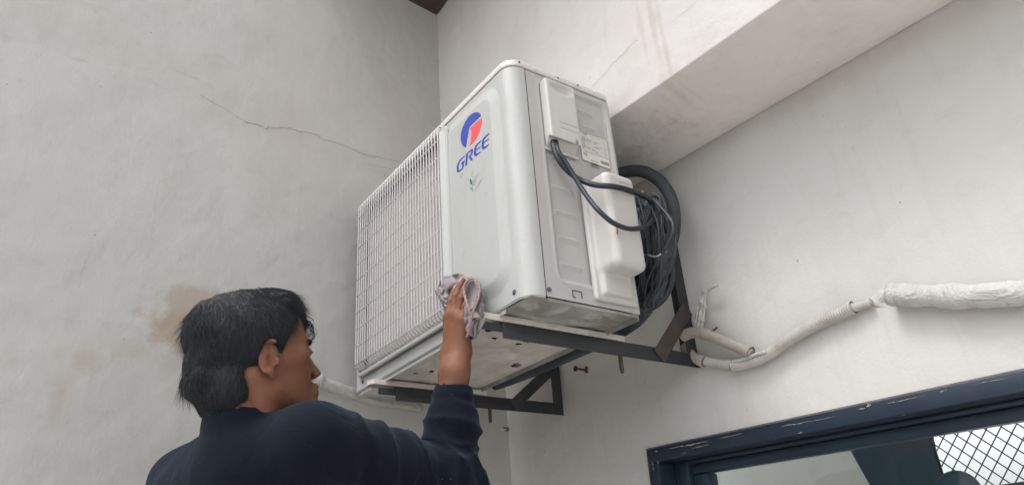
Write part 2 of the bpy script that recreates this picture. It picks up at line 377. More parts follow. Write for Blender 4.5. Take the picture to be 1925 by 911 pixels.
# beam: underside runs from the wall line up to its front edge
pA, pB = bp(1250, 318, 1, WALLY), bp(1800, 0, 1, WALLY)
sl = (pB[2]-pA[2])/(pB[0]-pA[0]); zin = lambda x: pA[2] + sl*(x-pA[0])
q1, q2 = V(-1.93, 1.148, 0), V(-.50, 1.112, 0)
nb = np.cross(q2-q1, V(0, 0, 1)); nb /= np.linalg.norm(nb)
f1, f2 = pl(1155, 218, q1, nb), pl(1470, 0, q1, nb)
def onb(x):
    t = (x-f1[0])/(f2[0]-f1[0]); return f1 + (f2-f1)*t
bm_ = MB(); xa, xb = -2.2, 3.2; fa, fb = onb(xa), onb(xb)
vs = [fa, fb, V(xb, WALLY-.0015, zin(xb)), V(xa, WALLY-.0015, zin(xa))]
top = [V(p[0], p[1], 2.9) for p in vs]
bm_.add(vs+top, [(3, 2, 1, 0), (4, 5, 6, 7), (0, 1, 5, 4), (1, 2, 6, 5), (2, 3, 7, 6), (3, 0, 4, 7)])
beam = tag(obj('concrete_beam', bm_, M_beam, bevel=.004, segs=2), 'wide painted beam projecting above the recessed wall', 'beam')
# ceiling of dark boards
zc = bp(832, 17, 1, 1.148)[2]
c_ = MB()
pc = [V(*p) for p in [(-1.99, 1.144, zc), (3.2, 1.02, zc), (3.2, .60, zc), (-1.83, .60, zc)]]
c_.prism(pc, (0, 0, .12))
tag(obj('board_ceiling', c_, M_ceil), 'dark brown boarded ceiling over the corner', 'ceiling')

# cracks, chips and marks on the plaster (parts of their wall)
def strip(path, wdt, n, lift, jit=1.6):
    mb = MB(); P = spl([V(*p) for p in path], 7); n = V(*n); P2 = []
    for i, p in enumerate(P):
        P2.append(p + (rng.normal(0, 1, 3)*wdt*jit)*(1-np.abs(n)) + n*lift)
    L = []; Rr = []
    for i, p in enumerate(P2):
        t = P2[min(i+1, len(P2)-1)]-P2[max(i-1, 0)]; s_ = np.cross(t, n); s_ /= np.linalg.norm(s_)+1e-9
        wv_ = wdt*(.35+rng.random()*.9)*(1 if 0 < i < len(P2)-1 else .2)
        L.append(p+s_*wv_*.5); Rr.append(p-s_*wv_*.5)
    k = len(L); mb.add(L+Rr, [(i, i+1, i+1+k, i+k) for i in range(k-1)]); return mb
def join(ms):
    r = MB()
    for m in ms: r.add(m.v, m.f)
    return r
LW = lambda pts: [pl(x, y, WALL_L_P, WALL_L_N) for x, y in pts]
cr = join([strip(LW(p), wd, WALL_L_N, .0012) for p, wd in [
    ([(375, 178), (400, 192), (430, 210), (458, 228)], .0007),
    ([(458, 228), (480, 234), (510, 241), (535, 239), (560, 246), (588, 252), (612, 264)], .0017),
    ([(612, 264), (640, 272), (668, 283), (690, 292), (720, 298), (757, 306)], .0011),
    ([(690, 308), (715, 314), (742, 318)], .0008)]])
obj('crack', cr, M_crack, left_wall)
cr = join([strip(LW(p), wd, WALL_L_N, .0011) for p, wd in [
    ([(0, 64), (30, 75), (60, 79), (100, 90)], .0006), ([(122, 107), (150, 113), (175, 120)], .0006),
    ([(250, 147), (280, 154), (310, 165)], .0005), ([(320, 130), (360, 145), (410, 172)], .0006),
    ([(675, 318), (700, 322), (728, 326)], .0006), ([(205, 334), (235, 336)], .0006),
    ([(288, 400), (300, 330)], .0005), ([(150, 520), (162, 490), (170, 470)], .0007),
    ([(464, 528), (466, 545)], .0012)]])
obj('crack', cr, M_crack2, left_wall)
ch = MB()
for x, y, s_ in [(723, 330, .0028), (826, 100, .003), (825, 116, .004), (824, 124, .002), (829, 41, .003), (828, 60, .002), (826, 182, .0025), (823, 78, .0025),
                 (613, 264, .002), (285, 62, .0018), (600, 192, .0012), (178, 442, .0018)]:
    c_ = pl(x, y, WALL_L_P, WALL_L_N) + WALL_L_N*.0016
    e1 = dirv; e2 = V(0, 0, 1); k = 7
    ch.sheet([c_ + (e1*math.cos(t)*rng.uniform(.5, 1.2) + e2*math.sin(t)*rng.uniform(.5, 1.3))*s_ for t in np.linspace(0, 2*math.pi, k, endpoint=False)])
obj('plaster_chip', ch, M_crack, left_wall)
BF = lambda pts: [pl(x, y, q1, nb) for x, y in pts]
nbo = nb if nb[1] < 0 else -nb
cr = join([strip(BF(p), wd, nbo, .0012) for p, wd in [
    ([(1112, 166), (1125, 152), (1140, 138), (1152, 120), (1168, 106), (1185, 88), (1200, 75)], .0011), ([(1262, 44), (1285, 25), (1310, 5)], .0009)]])
obj('crack', cr, M_crack2, beam)
# marks on the right wall
ch = MB()
for x, y, s_ in [(1500, 490, .003), (1545, 637, .002), (1590, 240, .0015), (1360, 292, .002), (1548, 218, .0015), (1693, 380, .003), (1024, 848, .004),
                 (1310, 700, .002), (955, 795, .003), (1213, 717, .003), (1405, 770, .002), (1375, 735, .0015)]:
    c_ = bp(x, y, 1, WALLY) - V(0, .0016, 0)
    ch.sheet([c_ + V(math.cos(t)*rng.uniform(.4, .8), 0, math.sin(t)*rng.uniform(.6, 1.6))*s_ for t in np.linspace(0, 2*math.pi, 7, endpoint=False)])
obj('plaster_chip', ch, M_crack2, right_wall)
for i, (x, y, lab) in enumerate([(1100, 695, 'rusty nail in the wall below the middle of the outdoor unit'), (957, 805, 'small bent wire nail at the foot of the wall corner')]):
    p = bp(x, y, 1, WALLY); nn = MB()
    if i == 0:
        nn.tube([p+V(.0, .01, 0), p+V(-.004, -.03, .002)], .0035, 8); nn.tube([p+V(-.004, -.03, .002), p+V(-.0045, -.034, .002)], .008, 10); nn.box(p+V(.004, -.004, -.01), p+V(.012, .01, .008))
    else:
        nn.tube(spl([p+V(.0, .01, 0), p+V(-.004, -.02, .004), p+V(-.012, -.026, .012), p+V(-.004, -.03, .02)], 4), .0022, 6); nn.tube([p+V(-.012, -.02, -.012), p+V(.006, .01, .002)], .002, 6)
    tag(obj('nail', nn, M_nail, smooth=40), lab, 'nail')

# ------------------------------------------------------------------ window
win = empty('window', (0, 0, 0))
tag(win, 'blue painted window with chipped frame at the lower right', 'window')
def wbox(mb, x0, x1, z0, z1, y0, y1):
    vs = [wl(x, z, y) for z in (z0, z1) for (x, y) in ((x0, y0), (x1, y0), (x1, y1), (x0, y1))]
    mb.add(vs, [(3,2,1,0),(4,5,6,7),(0,1,5,4),(1,2,6,5),(2,3,7,6),(3,0,4,7)])
YF = WALLY
fr = MB(); fw = .034
wbox(fr, 0, WW, -fw, 0, YF-.010, YF+.080); wbox(fr, 0, fw, -WHT, -fw-.0005, YF-.0095, YF+.080)
wbox(fr, WW-fw, WW, -WHT, -fw-.0005, YF-.0095, YF+.080); wbox(fr, fw+.0005, WW-fw-.0005, -WHT, -WHT+fw, YF-.009, YF+.080)
obj('window_frame', fr, M_wblue, win, bevel=.004)
ed = MB(); wbox(ed, -.006, WW+.006, -.009, .004, YF-.0045, YF+.004); wbox(ed, -.006, .006, -WHT, -.0095, YF-.0045, YF+.004)
obj('putty_edge', ed, M_edge, win, bevel=.0015)
sa = MB(); z1 = -fw-.001
wbox(sa, fw+.001, fw+.045, -WHT+fw, z1, YF+.045, YF+.079)          # fixed stile
wbox(sa, fw+.0455, WW-fw-.001, z1-.009, z1, YF+.040, YF+.079)      # fixed head
fk = MB()
def flake(pts, wd):
    P = spl([bp(x, y, 1, YF-.0112) for x, y in pts], 6); n_ = len(P); L = [];Q = []
    for i, p in enumerate(P):
        ww = wd*(.15+rng.random()*1.2)*math.sin(math.pi*(i+.4)/(n_-.2)); off_ = rng.normal(0, wd*.15)
        L.append(p+V(0, 0, off_+ww/2)); Q.append(p+V(0, 0, off_-ww/2))
    fk.add(L+Q, [(i, i+1, i+1+n_, i+n_) for i in range(n_-1)])
for pts, wd in [([(1249, 845), (1270, 840), (1295, 836), (1318, 831), (1338, 828)], .0028), ([(1300, 842), (1318, 838), (1334, 834)], .0022), ([(1350, 824), (1372, 819), (1400, 812)], .0012),
                ([(1466, 803), (1480, 798), (1500, 796), (1525, 789)], .0016), ([(1520, 792), (1550, 786), (1572, 781)], .0011), ([(1612, 769), (1627, 766)], .0022), ([(1628, 763), (1633, 761), (1638, 761)], .0055),
                ([(1665, 758), (1680, 755), (1700, 751), (1740, 742)], .0012), ([(1830, 722), (1860, 716), (1900, 709)], .0009), ([(1231, 848), (1236, 847)], .004), ([(1283, 851), (1289, 850)], .002), ([(1226, 872), (1228, 871)], .01), ([(1236, 868), (1238, 868)], .008), ([(1227, 880), (1229, 880)], .006)]: flake(pts, wd)
obj('flaked_paint', fk, Mat('primer_white', (.30, .295, .27), .8).m, win)
obj('fixed_stile', sa, M_wblue2, win, bevel=.003)
sh = MB(); z2 = z1-.0095
wbox(sh, fw+.046, WW-fw-.001, z2-.023, z2, YF+.056, YF+.094); wbox(sh, fw+.046, fw+.092, -WHT+fw, z2-.0235, YF+.0565, YF+.094)
wbox(sh, WW-fw-.06, WW-fw-.001, -WHT+fw, z2-.0235, YF+.0565, YF+.094)
obj('sash', sh, M_wblue2, win, bevel=.005)
zp = z2-.023
pn = MB(); wbox(pn, fw+.088, WW-fw-.055, -WHT+fw, zp+.004, YF+.078, YF+.081)
obj('pane', pn, gm, win)
# inside: pale partition, drape, expanded-metal grille
YI = YF+.24
pi = MB()
YP = YI+.9; YD = YI+.35; pI = lambda x, y: bp(x, y, 1, YP)
L1 = pI(1575, 800); L2 = pI(1650, 940)
pi.prism([V(-3.2, YP, .75), V(L1[0]+.25, YP, .75), V(L1[0]+.30, YP, -.75), V(-3.2, YP, -.75)], (0, .03, 0))
tag(obj('partition_panel', pi, M_inner), 'pale grey green partition seen through the left of the window pane', 'partition')
cu = []; nxu, nzu = 60, 40
for j in range(nzu+1):
    for i in range(nxu+1):
        u, v = i/nxu, j/nzu
        z = .60 - v*1.2
        pa, pb_ = bp(1588, 835, 1, YD), bp(1750, 813, 1, YD); pa2, pb2 = bp(1630, 911, 1, YD), bp(1768, 905, 1, YD)
        lx = pa[0] + (pa[2]-z)/(pa[2]-pa2[2])*(pa2[0]-pa[0]); rx = pb_[0] + (pb_[2]-z)/(pb_[2]-pb2[2])*(pb2[0]-pb_[0])+.004
        x = lx + (rx-lx)*u
        y = YD + .008*math.sin(u*7+v*2.5) + .002*math.sin(u*19+2*v) + .008*math.sin(v*5+u*4)
        cu.append((x, y, z))
cf = [(j*(nxu+1)+i, j*(nxu+1)+i+1, (j+1)*(nxu+1)+i+1, (j+1)*(nxu+1)+i) for j in range(nzu) for i in range(nxu)]
o = npobj('drape', cu, cf, M_curt); sm = o.modifiers.new('thick', 'SOLIDIFY'); sm.thickness = .004
tag(o, 'dark blue cloth drape hanging inside between the partition and the grille', 'drape')
gl = empty('security_grille'); tag(gl, 'diamond mesh security grille against the bright sky', 'grille')
ms = MB(); gx0, gx1, gz0, gz1 = bp(1750, 813, 1, YI+.012)[0], .42, -.62, .42; cw, chh = .0285, .031; YG = YI+.012
sl_ = chh/cw
def clipseg(x0, z0, x1, z1):
    pts = []
    dx, dz = x1-x0, z1-z0; t0, t1 = 0., 1.
    for p, q in ((-dx, x0-gx0), (dx, gx1-x0), (-dz, z0-gz0), (dz, gz1-z0)):
        if abs(p) < 1e-12: continue
        t = q/p
        if p < 0: t0 = max(t0, t)
        else: t1 = min(t1, t)
    return None if t0 >= t1 else (x0+dx*t0, z0+dz*t0, x0+dx*t1, z0+dz*t1)
for fam in (1, -1):
    span = (gz1-gz0)/sl_
    x = gx0-span
    while x < gx1+span:
        sg = clipseg(x, gz0 if fam > 0 else gz1, x+span, gz1 if fam > 0 else gz0)
        if sg and abs(sg[2]-sg[0]) > .01:
            n_ = max(2, int(abs(sg[2]-sg[0])/cw*2*4)); P = []
            for i in range(n_+1):
                t = i/n_; xx = sg[0]+(sg[2]-sg[0])*t; zz = sg[1]+(sg[3]-sg[1])*t
                P.append((xx, YG + (.0012 if fam > 0 else -.0012), zz))
            ms.tube(P, .00135, 5)
        x += cw
obj('mesh', ms, M_mesh, gl, smooth=True)
gfz = pl(1840, 911, V(0, YI-.02, 0), V(0, 1, 0))
gf_ = MB(); gf_.box((gx0, YI-.006, gz1), (gx1, YI+.03, gz1+.04)); gf_.box((gx0, YI-.006, gz0-.04), (gx1, YI+.03, gz0))
gf_.box((gx1, YI-.006, gz0-.04), (gx1+.04, YI+.03, gz1+.04)); gf_.box((gx0-.004, YI+.009, gz0), (gx0-.001, YI+.015, gz1))
gf_.box((gx0, YI-.018, gfz[2]-.055), (gx1, YI+.008, gfz[2]-.004))
obj('grille_frame', gf_, M_wblue2, gl, bevel=.003)

c_ = bp(1803, 925, 1, YI-.045); s = SDF(c_-V(.10, .05, .09), c_+V(.10, .05, .09), .004)
s.ell(c_, (.044, .020, .042), .01); s.ell(c_+V(-.045, 0, -.012), (.04, .018, .03), .02)
v_, f_ = s.mesh(); tag(npobj('rolled_cloth', relax(v_, f_, 2), f_, M_curt), 'dark rolled cloth bulging in front of the mesh at the bottom edge', 'cloth')

# ------------------------------------------------------------------ outdoor unit
ac = empty('air_conditioner_unit', (X0, Y0, Z0))
tag(ac, 'white wall mounted outdoor air conditioner unit with front grille', 'air conditioner')
loc = lambda p: V(*p)-V(X0, Y0, Z0)
def sstep(x): x = np.clip(x, 0, 1); return x*x*(3-2*x)
def rrect(u, v, u0, u1, v0, v1, r):
    qx = np.abs(u-(u0+u1)/2)-((u1-u0)/2-r); qy = np.abs(v-(v0+v1)/2)-((v1-v0)/2-r)
    return np.hypot(np.maximum(qx, 0), np.maximum(qy, 0))+np.minimum(np.maximum(qx, qy), 0)-r
RISE = .0085; rad = .036
us = list(np.linspace(0, W-rad, 330)); path = [(0, .030, -1, 0), (0, .008, -1, 0), (.0012, .0035, -.7, -.7), (.004, .0008, -.3, -.95)] + [(u, 0, 0, -1) for u in us[2:]]
for t in np.linspace(0, math.pi/2, 12)[1:]: path.append((W-rad+rad*math.sin(t), rad-rad*math.cos(t), math.sin(t), -math.cos(t)))
path += [(W, .0425, 1, 0), (W-.004, .0432, 1, 0)]
vsz = [0] + list(np.linspace(.0015, H-.0015, 240)) + [H]
P_ = np.array(path); uu, vv = np.meshgrid(P_[:, 0], vsz); dd = np.broadcast_to(P_[:, 1], uu.shape); 
sdp = rrect(uu, vv, .016, .728, .043, .527, .05)
_t = np.clip((.010-sdp)/.029, 0, 1); rise = RISE*(.92*_t+.08*sstep(_t))*(dd < 1e-6)
# return flanges at the bottom and top
nx_ = np.broadcast_to(P_[:, 2], uu.shape); ny_ = np.broadcast_to(P_[:, 3], uu.shape)
lipb = .003*(1-sstep(vv/.004))
Vx = uu - nx_*lipb; Vy = dd - rise - ny_*lipb
verts = np.stack([Vx, Vy, vv], -1).reshape(-1, 3); nu, nv = len(path), len(vsz)
faces = []
op = rrect(uu, vv, .036, .512, .040, .532, .02)
for j in range(nv-1):
    for i in range(nu-1):
        if path[i][1] == 0 and op[j, i] < 0 and op[j+1, i+1] < 0 and op[j, i+1] < 0 and op[j+1, i] < 0: continue
        faces.append((j*nu+i, j*nu+i+1, (j+1)*nu+i+1, (j+1)*nu+i))
fp = npobj('front_panel', verts, faces, M_white, ac, smooth=35)
# front lower return lip under the panel
lp = MB(); lp.box((.012, .0045, -.009), (W-.085, .007, .003)); obj('bottom_lip', lp, M_white, ac, bevel=.0008)
# side panel
ds = np.linspace(.0448, D, 84); vz = np.linspace(.003, H-.001, 184); dm, vm = np.meshgrid(ds, vz)
sg = rrect(dm, vm, .083, .282, .045, .532, .018); inn = -.0055*sstep((.004-sg)/.009)
rim = .0015*np.exp(-((sg-.006)/.004)**2)
cre = 0
for vq, d0, d1 in [(.263, .086, .150), (.205, .086, .150), (.143, .086, .150), (.083, .086, .150), (.495, .180, .240), (.455, .180, .240), (.342, .086, .16)]:
    t = (vm-vq)/.011; prof = np.where((t > -1) & (t < 0), (t+1), np.where((t >= 0) & (t < .35), 1-t/.35, 0))
    msk = sstep((dm-d0)/.006)*sstep((d1-dm)/.006); cre = cre + .0035*prof*msk
Vv = np.stack([W+inn+rim+cre-.0004, dm, vm], -1).reshape(-1, 3)
ff = [(j*84+i, j*84+i+1, (j+1)*84+i+1, (j+1)*84+i) for j in range(183) for i in range(83)]
npobj('side_panel', Vv, ff, M_side, ac, smooth=35)
# inner carcass: back, left side, dark strips that paint shade into the seams
cs = MB(); cs.box((.004, D-.02, .003), (W-.004, D-.001, H)); cs.box((.001, .031, .003), (.003, D-.001, H)); obj('rear_coil', cs, M_core, ac)
sm_ = MB(); sm_.box((.004, .004+.03, H-.004), (W-.012, D-.004, H+.004)); sm_.box((.03, .006, H-.004), (W-.04, .033, H+.004)); sm_.box((W-.02, .040, .004), (W-.0045, .048, H-.004)); obj('seam_shade_filler', sm_, M_dark, ac)
# cap
cpl = []
o_ = .0025
def arc(cx, cy, r, a0, a1, n=9): return [(cx+r*math.cos(a), cy+r*math.sin(a)) for a in np.linspace(R(a0), R(a1), n)]
cpl = arc(W-.036, .036, .036+o_, -90, 0) + arc(W-.010, D-.010, .010+o_, 0, 90, 5) + arc(.010, D-.010, .010+o_, 90, 180, 5) + arc(.010, .010, .010+o_, 180, 270, 5)
cm = MB(); cm.prism([(x, y, H+.0022) for x, y in cpl], (0, 0, .0165))
obj('top_cap', cm, M_cap, ac, bevel=.003, segs=3)
# base pan (bottom)
NB1, NB2 = 150, 66; bx = np.linspace(.003, W-.004, NB1); by = np.linspace(.008, D-.004, NB2); bxm, bym = np.meshgrid(bx, by)
z_ = np.full(bxm.shape, .0005)
def ring(cx, cy, r, wd, h): return h*np.exp(-((np.hypot(bxm-cx, bym-cy)-r)/wd)**2)
def disc(cx, cy, r, h): return h*sstep((r-np.hypot(bxm-cx, bym-cy))/.006+.5)
def rib(x0, y0, x1, y1, wd, h):
    ex, ey = x1-x0, y1-y0; t = np.clip(((bxm-x0)*ex+(bym-y0)*ey)/(ex*ex+ey*ey), 0, 1)
    return h*sstep(1.2-np.hypot(bxm-x0-t*ex, bym-y0-t*ey)/wd)
z_ = z_ - disc(.718, .045, .020, .006) - disc(.72, .205, .022, .006) + ring(.718, .045, .013, .004, .004) + ring(.72, .205, .014, .004, .004)
z_ = z_ - rib(.66, .06, .70, .24, .016, .006) - rib(.70, .10, .75, .12, .014, .006) - rib(.76, .22, .74, .27, .012, .005)
z_ = z_ - rib(.10, .10, .10, .24, .02, .007) - rib(.20, .20, .42, .20, .03, .006) - rib(.30, .09, .52, .12, .028, .007) - rib(.47, .20, .56, .24, .025, .005) + ring(.36, .15, .11, .012, .006)
z_ = z_ + .0008*noise(np.stack([bxm*30, bym*30, bxm*0], -1))
hole = np.zeros(bxm.shape, bool)
for hx, hy, hr in [(.52, .16, .008), (.53, .085, .0065), (.545, .165, .010), (.365, .262, .014), (.225, .055, .006), (.25, .085, .006), (.57, .045, .008), (.43, .05, .004)]:
    hole |= np.hypot(bxm-hx, bym-hy) < hr
bv = np.stack([bxm, bym, z_], -1).reshape(-1, 3)
bfc = [(j*NB1+i, (j+1)*NB1+i, (j+1)*NB1+i+1, j*NB1+i+1) for j in range(NB2-1) for i in range(NB1-1) if not hole[j, i]]
fl = [f for f in bfc if bv[f[0]][0] < .60]; fr_ = [f for f in bfc if bv[f[0]][0] >= .60]
def sub(fs):
    ids = sorted({i for f in fs for i in f}); mp = {a: k for k, a in enumerate(ids)}; return bv[ids], [tuple(mp[i] for i in f) for f in fs]
v_, f_ = sub(fl); npobj('base_pan', v_, f_, M_pan, ac)
v_, f_ = sub(fr_); o = npobj('base_pan', v_, f_, M_galv, ac); o['label'] = 'bare galvanised end of the base pan'
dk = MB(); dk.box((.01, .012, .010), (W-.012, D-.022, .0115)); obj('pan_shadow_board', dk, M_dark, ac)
bs = MB(); bs.box((.0035, D-.0035, -.010), (W-.0045, D-.0015, .002)); bs.box((W-.006, .05, -.004), (W-.0042, D-.004, .0025)); obj('base_flange', bs, M_galv, ac)
# grille
PR = -RISE-.014
gw = MB(); nb_ = 33; us_ = np.linspace(.0445, .5035, nb_)
for u in us_:
    pts = [(u, PR+.016, .543), (u, PR+.005, .5415), (u, PR, .535)]
    for v in np.linspace(.50, .080, 10): pts.append((u, PR, v))
    rc = .024
    for t in np.linspace(0, math.pi/2, 9)[1:]: pts.append((u, PR+rc*(1-math.cos(t)), (.072)-rc*math.sin(t)-.003))
    pts.append((u, .008, .0445))
    gw.tube(pts, .0020, 6, False)
for k in range(10):
    v = .500-.0485*k
    if v > .06: gw.tube([(.040, PR-.0004, v), (.508, PR-.0004, v)], .0014, 6)
for t in (.012, .018): gw.tube([(.040, PR+t, .051), (.508, PR+t, .051)], .0014, 6)
obj('grille', gw, M_grille, ac, smooth=True)
gr = MB()
def rr_pts(u0, u1, v0, v1, r, n=7):
    o = []
    for cx, cy, a in ((u1-r, v0+r, -90), (u1-r, v1-r, 0), (u0+r, v1-r, 90), (u0+r, v0+r, 180)):
        for t in np.linspace(R(a), R(a+90), n): o.append((cx+r*math.cos(t), cy+r*math.sin(t)))
    return o
rings = [(rr_pts(.028, .531, .031, .541, .022), -RISE+.0005), (rr_pts(.0295, .5295, .0325, .5395, .021), -RISE-.004), (rr_pts(.033, .526, .036, .536, .019), -RISE-.0055), (rr_pts(.037, .509, .041, .5315, .017), -RISE-.0045), (rr_pts(.039, .507, .043, .530, .016), .006)]
vs = []; 
for r_, y in rings: vs += [(u, y, v) for u, v in r_]
n = len(rings[0][0]); gr.add(vs, [(k*n+i, k*n+(i+1) % n, (k+1)*n+(i+1) % n, (k+1)*n+i) for k in range(len(rings)-1) for i in range(n)])
# the sloping right cheek of the domed grille
ck = [(.507, PR+.001), (.511, PR-.0005), (.516, PR+.002), (.525, -RISE-.004), (.5255, -RISE+.001), (.507, -RISE+.001)]
vs = [(u, y, v) for v in (.058, .522) for u, y in ck]; n = 6
gr.add(vs, [(i, (i+1) % n, (i+1) % n+n, i+n) for i in range(n)] + [tuple(range(n)), tuple(range(n, 2*n))])
obj('grille_frame', gr, M_white, ac, smooth=35)
sb = MB(); sb.box((.030, .016, .034), (.515, .019, .538)); obj('coil_board', sb, M_core, ac)
# screws
def screw(p, n, r=.0052, mat=M_screw, parent=ac):
    p = V(*p); n = V(*n); m = MB(); m.tube([p-n*.001, p+n*.0012, p+n*.0022], [r, r, r*.6], 14)
    e = V(0, 0, 1)*r*.5; m.tube([p+n*.0023-e, p+n*.0023+e], .0006, 4); return obj('screw', m, mat, parent, smooth=40)
p = loc(bp(967, 549, 1, Y0)); screw((p[0], 0, p[2]), (0, -1, 0)); p = loc(bp(683, 719, 1, Y0)); screw((p[0]-.004, 0, p[2]+.004), (0, -1, 0))
for (x, y) in ((1032, 544), (1188, 549)):
    p = loc(bp(x, y, 0, X0+W)); screw((W+.001, p[1], p[2]), (1, 0, 0), .0048)
for (x, y) in ((1004, 131), (1116, 176)):
    p = loc(bp(x, y, 0, X0+W)); screw((W+.0026, p[1], p[2]), (1, 0, 0), .0042, M_cap)
for (x, y) in ((1048, 148), (1085, 162), (975, 118)):
    p = loc(bp(x, y, 0, X0+W)); hl = MB(); hl.tube([(W+.0020, p[1], p[2]), (W+.0029, p[1], p[2])], .0026, 10); obj('cap_hole', hl, M_dark, ac)
ko = MB()                                         # punched square slot near the foot of the side panel
for (a_, b_) in (((1076, 545), (1093, 549)), ((1076, 545), (1077, 557)), ((1093, 549), (1094, 561)), ((1077, 557), (1082, 559))):
    pa, pb_ = loc(bp(*a_, 0, X0+W)), loc(bp(*b_, 0, X0+W)); ko.tube([(W+.0005, pa[1], pa[2]), (W+.0005, pb_[1], pb_[2])], .0009, 5)
obj('punched_slot', ko, M_dark, ac)
# terminal cover (upper)
s = SDF((W-.02, .06, .33), (W+.05, .20, .56), .0016)
s.box((W+.008, .1255, .4435), (.0135, .0425, .087), .004)
s.ell((W+.034, .128, .512), (.022, .040, .016), .004, 'sub')
s.box((W+.03, .1255, .345), (.035, .07, .018), .001, .003, 'sub', rot=np.array([[math.cos(.55), 0, math.sin(.55)], [0, 1, 0], [-math.sin(.55), 0, math.cos(.55)]]))
s.ell((W+.012, .104, .358), (.011, .013, .018), .003, 'sub')
for vq in (.416, .402): s.box((W+.0225, .137, vq), (.0035, .027, .0011), .0008, .0005, 'sub')
s.cap((W+.012, .157, .378), (W+.03, .157, .378), .0055, .0055, .001, 'sub')
v_, f_ = s.mesh(); v_ = relax(v_, f_, 2); tc = npobj('terminal_cover', v_, f_, M_cover, ac)
pl_ = MB(); pl_.box((W-.001, .078, .349), (W+.0015, .172, .356)); obj('cover_flange', pl_, M_cover, ac)
# valve cover (lower)
s = SDF((W-.02, .145, -.005), (W+.10, .30, .33), .0018)
s.box((W+.004, .224, .150), (.007, .059, .136), .006)
s.box((W+.026, .222, .181), (.044, .044, .112), .016, .012)
s.box((W+.010, .220, .060), (.012, .040, .036), .006, .006)
for vq in (.268, .250): s.box((W+.0705, .236, vq), (.004, .018, .0011), .0008, .0005, 'sub')
v_, f_ = s.mesh(); v_ = relax(v_, f_, 3); npobj('valve_cover', v_, f_, M_cover, ac)
rs = MB(); p = loc(bp(1159, 424, 0, X0+W+.0705)); q_ = loc(bp(1160, 440, 0, X0+W+.0705))
rs.tube([(W+.0705, p[1], p[2]), (W+.0712, (p[1]+q_[1])/2, (p[2]+q_[2])/2), (W+.0705, q_[1], q_[2])], [.0008, .0017, .001], 6); obj('rust_mark', rs, Mat('rust_red', (.30, .07, .04), .7).m, ac)
# emblem and wordmark
YL = Y0-RISE-.0006
def trace(pts, ox, oy, k, y=YL): return [loc(bp(ox+a/k, oy+b/k, 1, y)) for a, b in pts]
lb = MB(); lb.prism(trace([(323,90),(318,72),(300,58),(275,55),(245,65),(210,95),(175,145),(145,210),(131,270),(131,320),(140,355),(155,378),(178,393),(183,380),(190,330),(200,270),(208,225),(213,197),(260,150)], 840, 200, 5.06), (0, .0015, 0))
obj('emblem', lb, M_blue, ac)
lb = MB(); lb.prism(trace([(330,108),(280,150),(240,190),(217,213),(230,222),(232,250),(228,300),(222,350),(215,377),(250,345),(285,295),(312,235),(328,175),(333,130)], 840, 200, 5.06), (0, .0015, 0))
o = obj('emblem', lb, M_red, ac); o['label'] = 'red half of the round emblem'
G_ = [(200,505),(195,530),(140,575),(95,640),(78,700),(75,770),(85,798),(105,795),(140,760),(152,665),(122,688),(120,668),(150,635),(193,598),(185,665),(165,765),(120,808),(85,838),(60,843),(42,828),(35,785),(42,700),(70,635),(120,565)]
R_ = [(205,720),(225,475),(290,412),(345,368),(360,370),(366,390),(358,440),(345,485),(312,518),(362,580),(325,612),(272,528),(315,480),(325,435),(322,415),(265,460),(243,690)]
E1 = [(530,200),(455,262),(410,310),(390,370),(382,450),(385,500),(400,525),(420,522),(470,480),(515,440),(517,420),(470,455),(440,472),(428,450),(425,408),(470,370),(515,335),(518,315),(470,350),(428,385),(435,330),(465,285),(525,225)]
E2 = [(690,48),(610,115),(565,165),(545,215),(537,300),(540,355),(555,380),(580,382),(625,345),(675,298),(677,272),(630,310),(600,330),(582,310),(580,262),(625,225),(675,182),(678,162),(630,200),(582,240),(590,190),(625,140),(688,72)]
lt = MB()
for g_ in (G_, R_, E1, E2): lt.prism(trace(g_, 855, 245, 10.71), (0, .0015, 0))
obj('wordmark', lt, M_blue, ac)
# faded plant print
def stroke(mb, pts, wd, k=15.18, ox=860, oy=315):
    P = spl([loc(bp(ox+a/k, oy+b/k, 1, YL)) for a, b in pts], 5); n_ = len(P); L = []; Q = []
    for i, p in enumerate(P):
        t = P[min(i+1, n_-1)]-P[max(i-1, 0)]; s_ = np.cross(t, V(0, 1, 0)); s_ /= np.linalg.norm(s_)+1e-9; ww = wd*math.sin(math.pi*(i+.6)/(n_+.2))
        L.append(p+s_*ww/2); Q.append(p-s_*ww/2)
    mb.add(L+Q, [(i, i+1, i+1+n_, i+n_) for i in range(n_-1)])
pr_ = MB()
for pts, wd in [([(420,520),(400,430),(350,360),(260,325)], .006), ([(425,510),(430,400),(420,300),(410,200),(440,60)], .006), ([(430,510),(470,420),(520,280),(610,110)], .006),
                ([(410,470),(380,380),(340,280)], .004), ([(440,490),(490,460),(515,430)], .005), ([(410,480),(370,440),(330,440)], .004), ([(400,620),(370,560),(350,550)], .004), ([(460,420),(470,330),(480,240)], .004)]: stroke(pr_, pts, wd)
obj('plant_print', pr_, M_leaf, ac)
pr_ = MB()
for pts, wd in [([(415,530),(418,590),(425,640),(434,710)], .0022), ([(400,625),(370,600),(350,590)], .002)]: stroke(pr_, pts, wd)
obj('plant_print', pr_, M_leaf2, ac)
pr_ = MB()
for x, y in ((497, 638), (533, 590), (562, 535), (595, 480), (622, 425), (652, 372), (685, 325)):
    stroke(pr_, [(x-12, y-18), (x+8, y+2), (x+14, y+26)], .0030); stroke(pr_, [(x+16, y-20), (x+2, y+2)], .0022)
obj('faded_lettering', pr_, Mat('faded_print_pale', (.29, .31, .30), .6).m, ac)
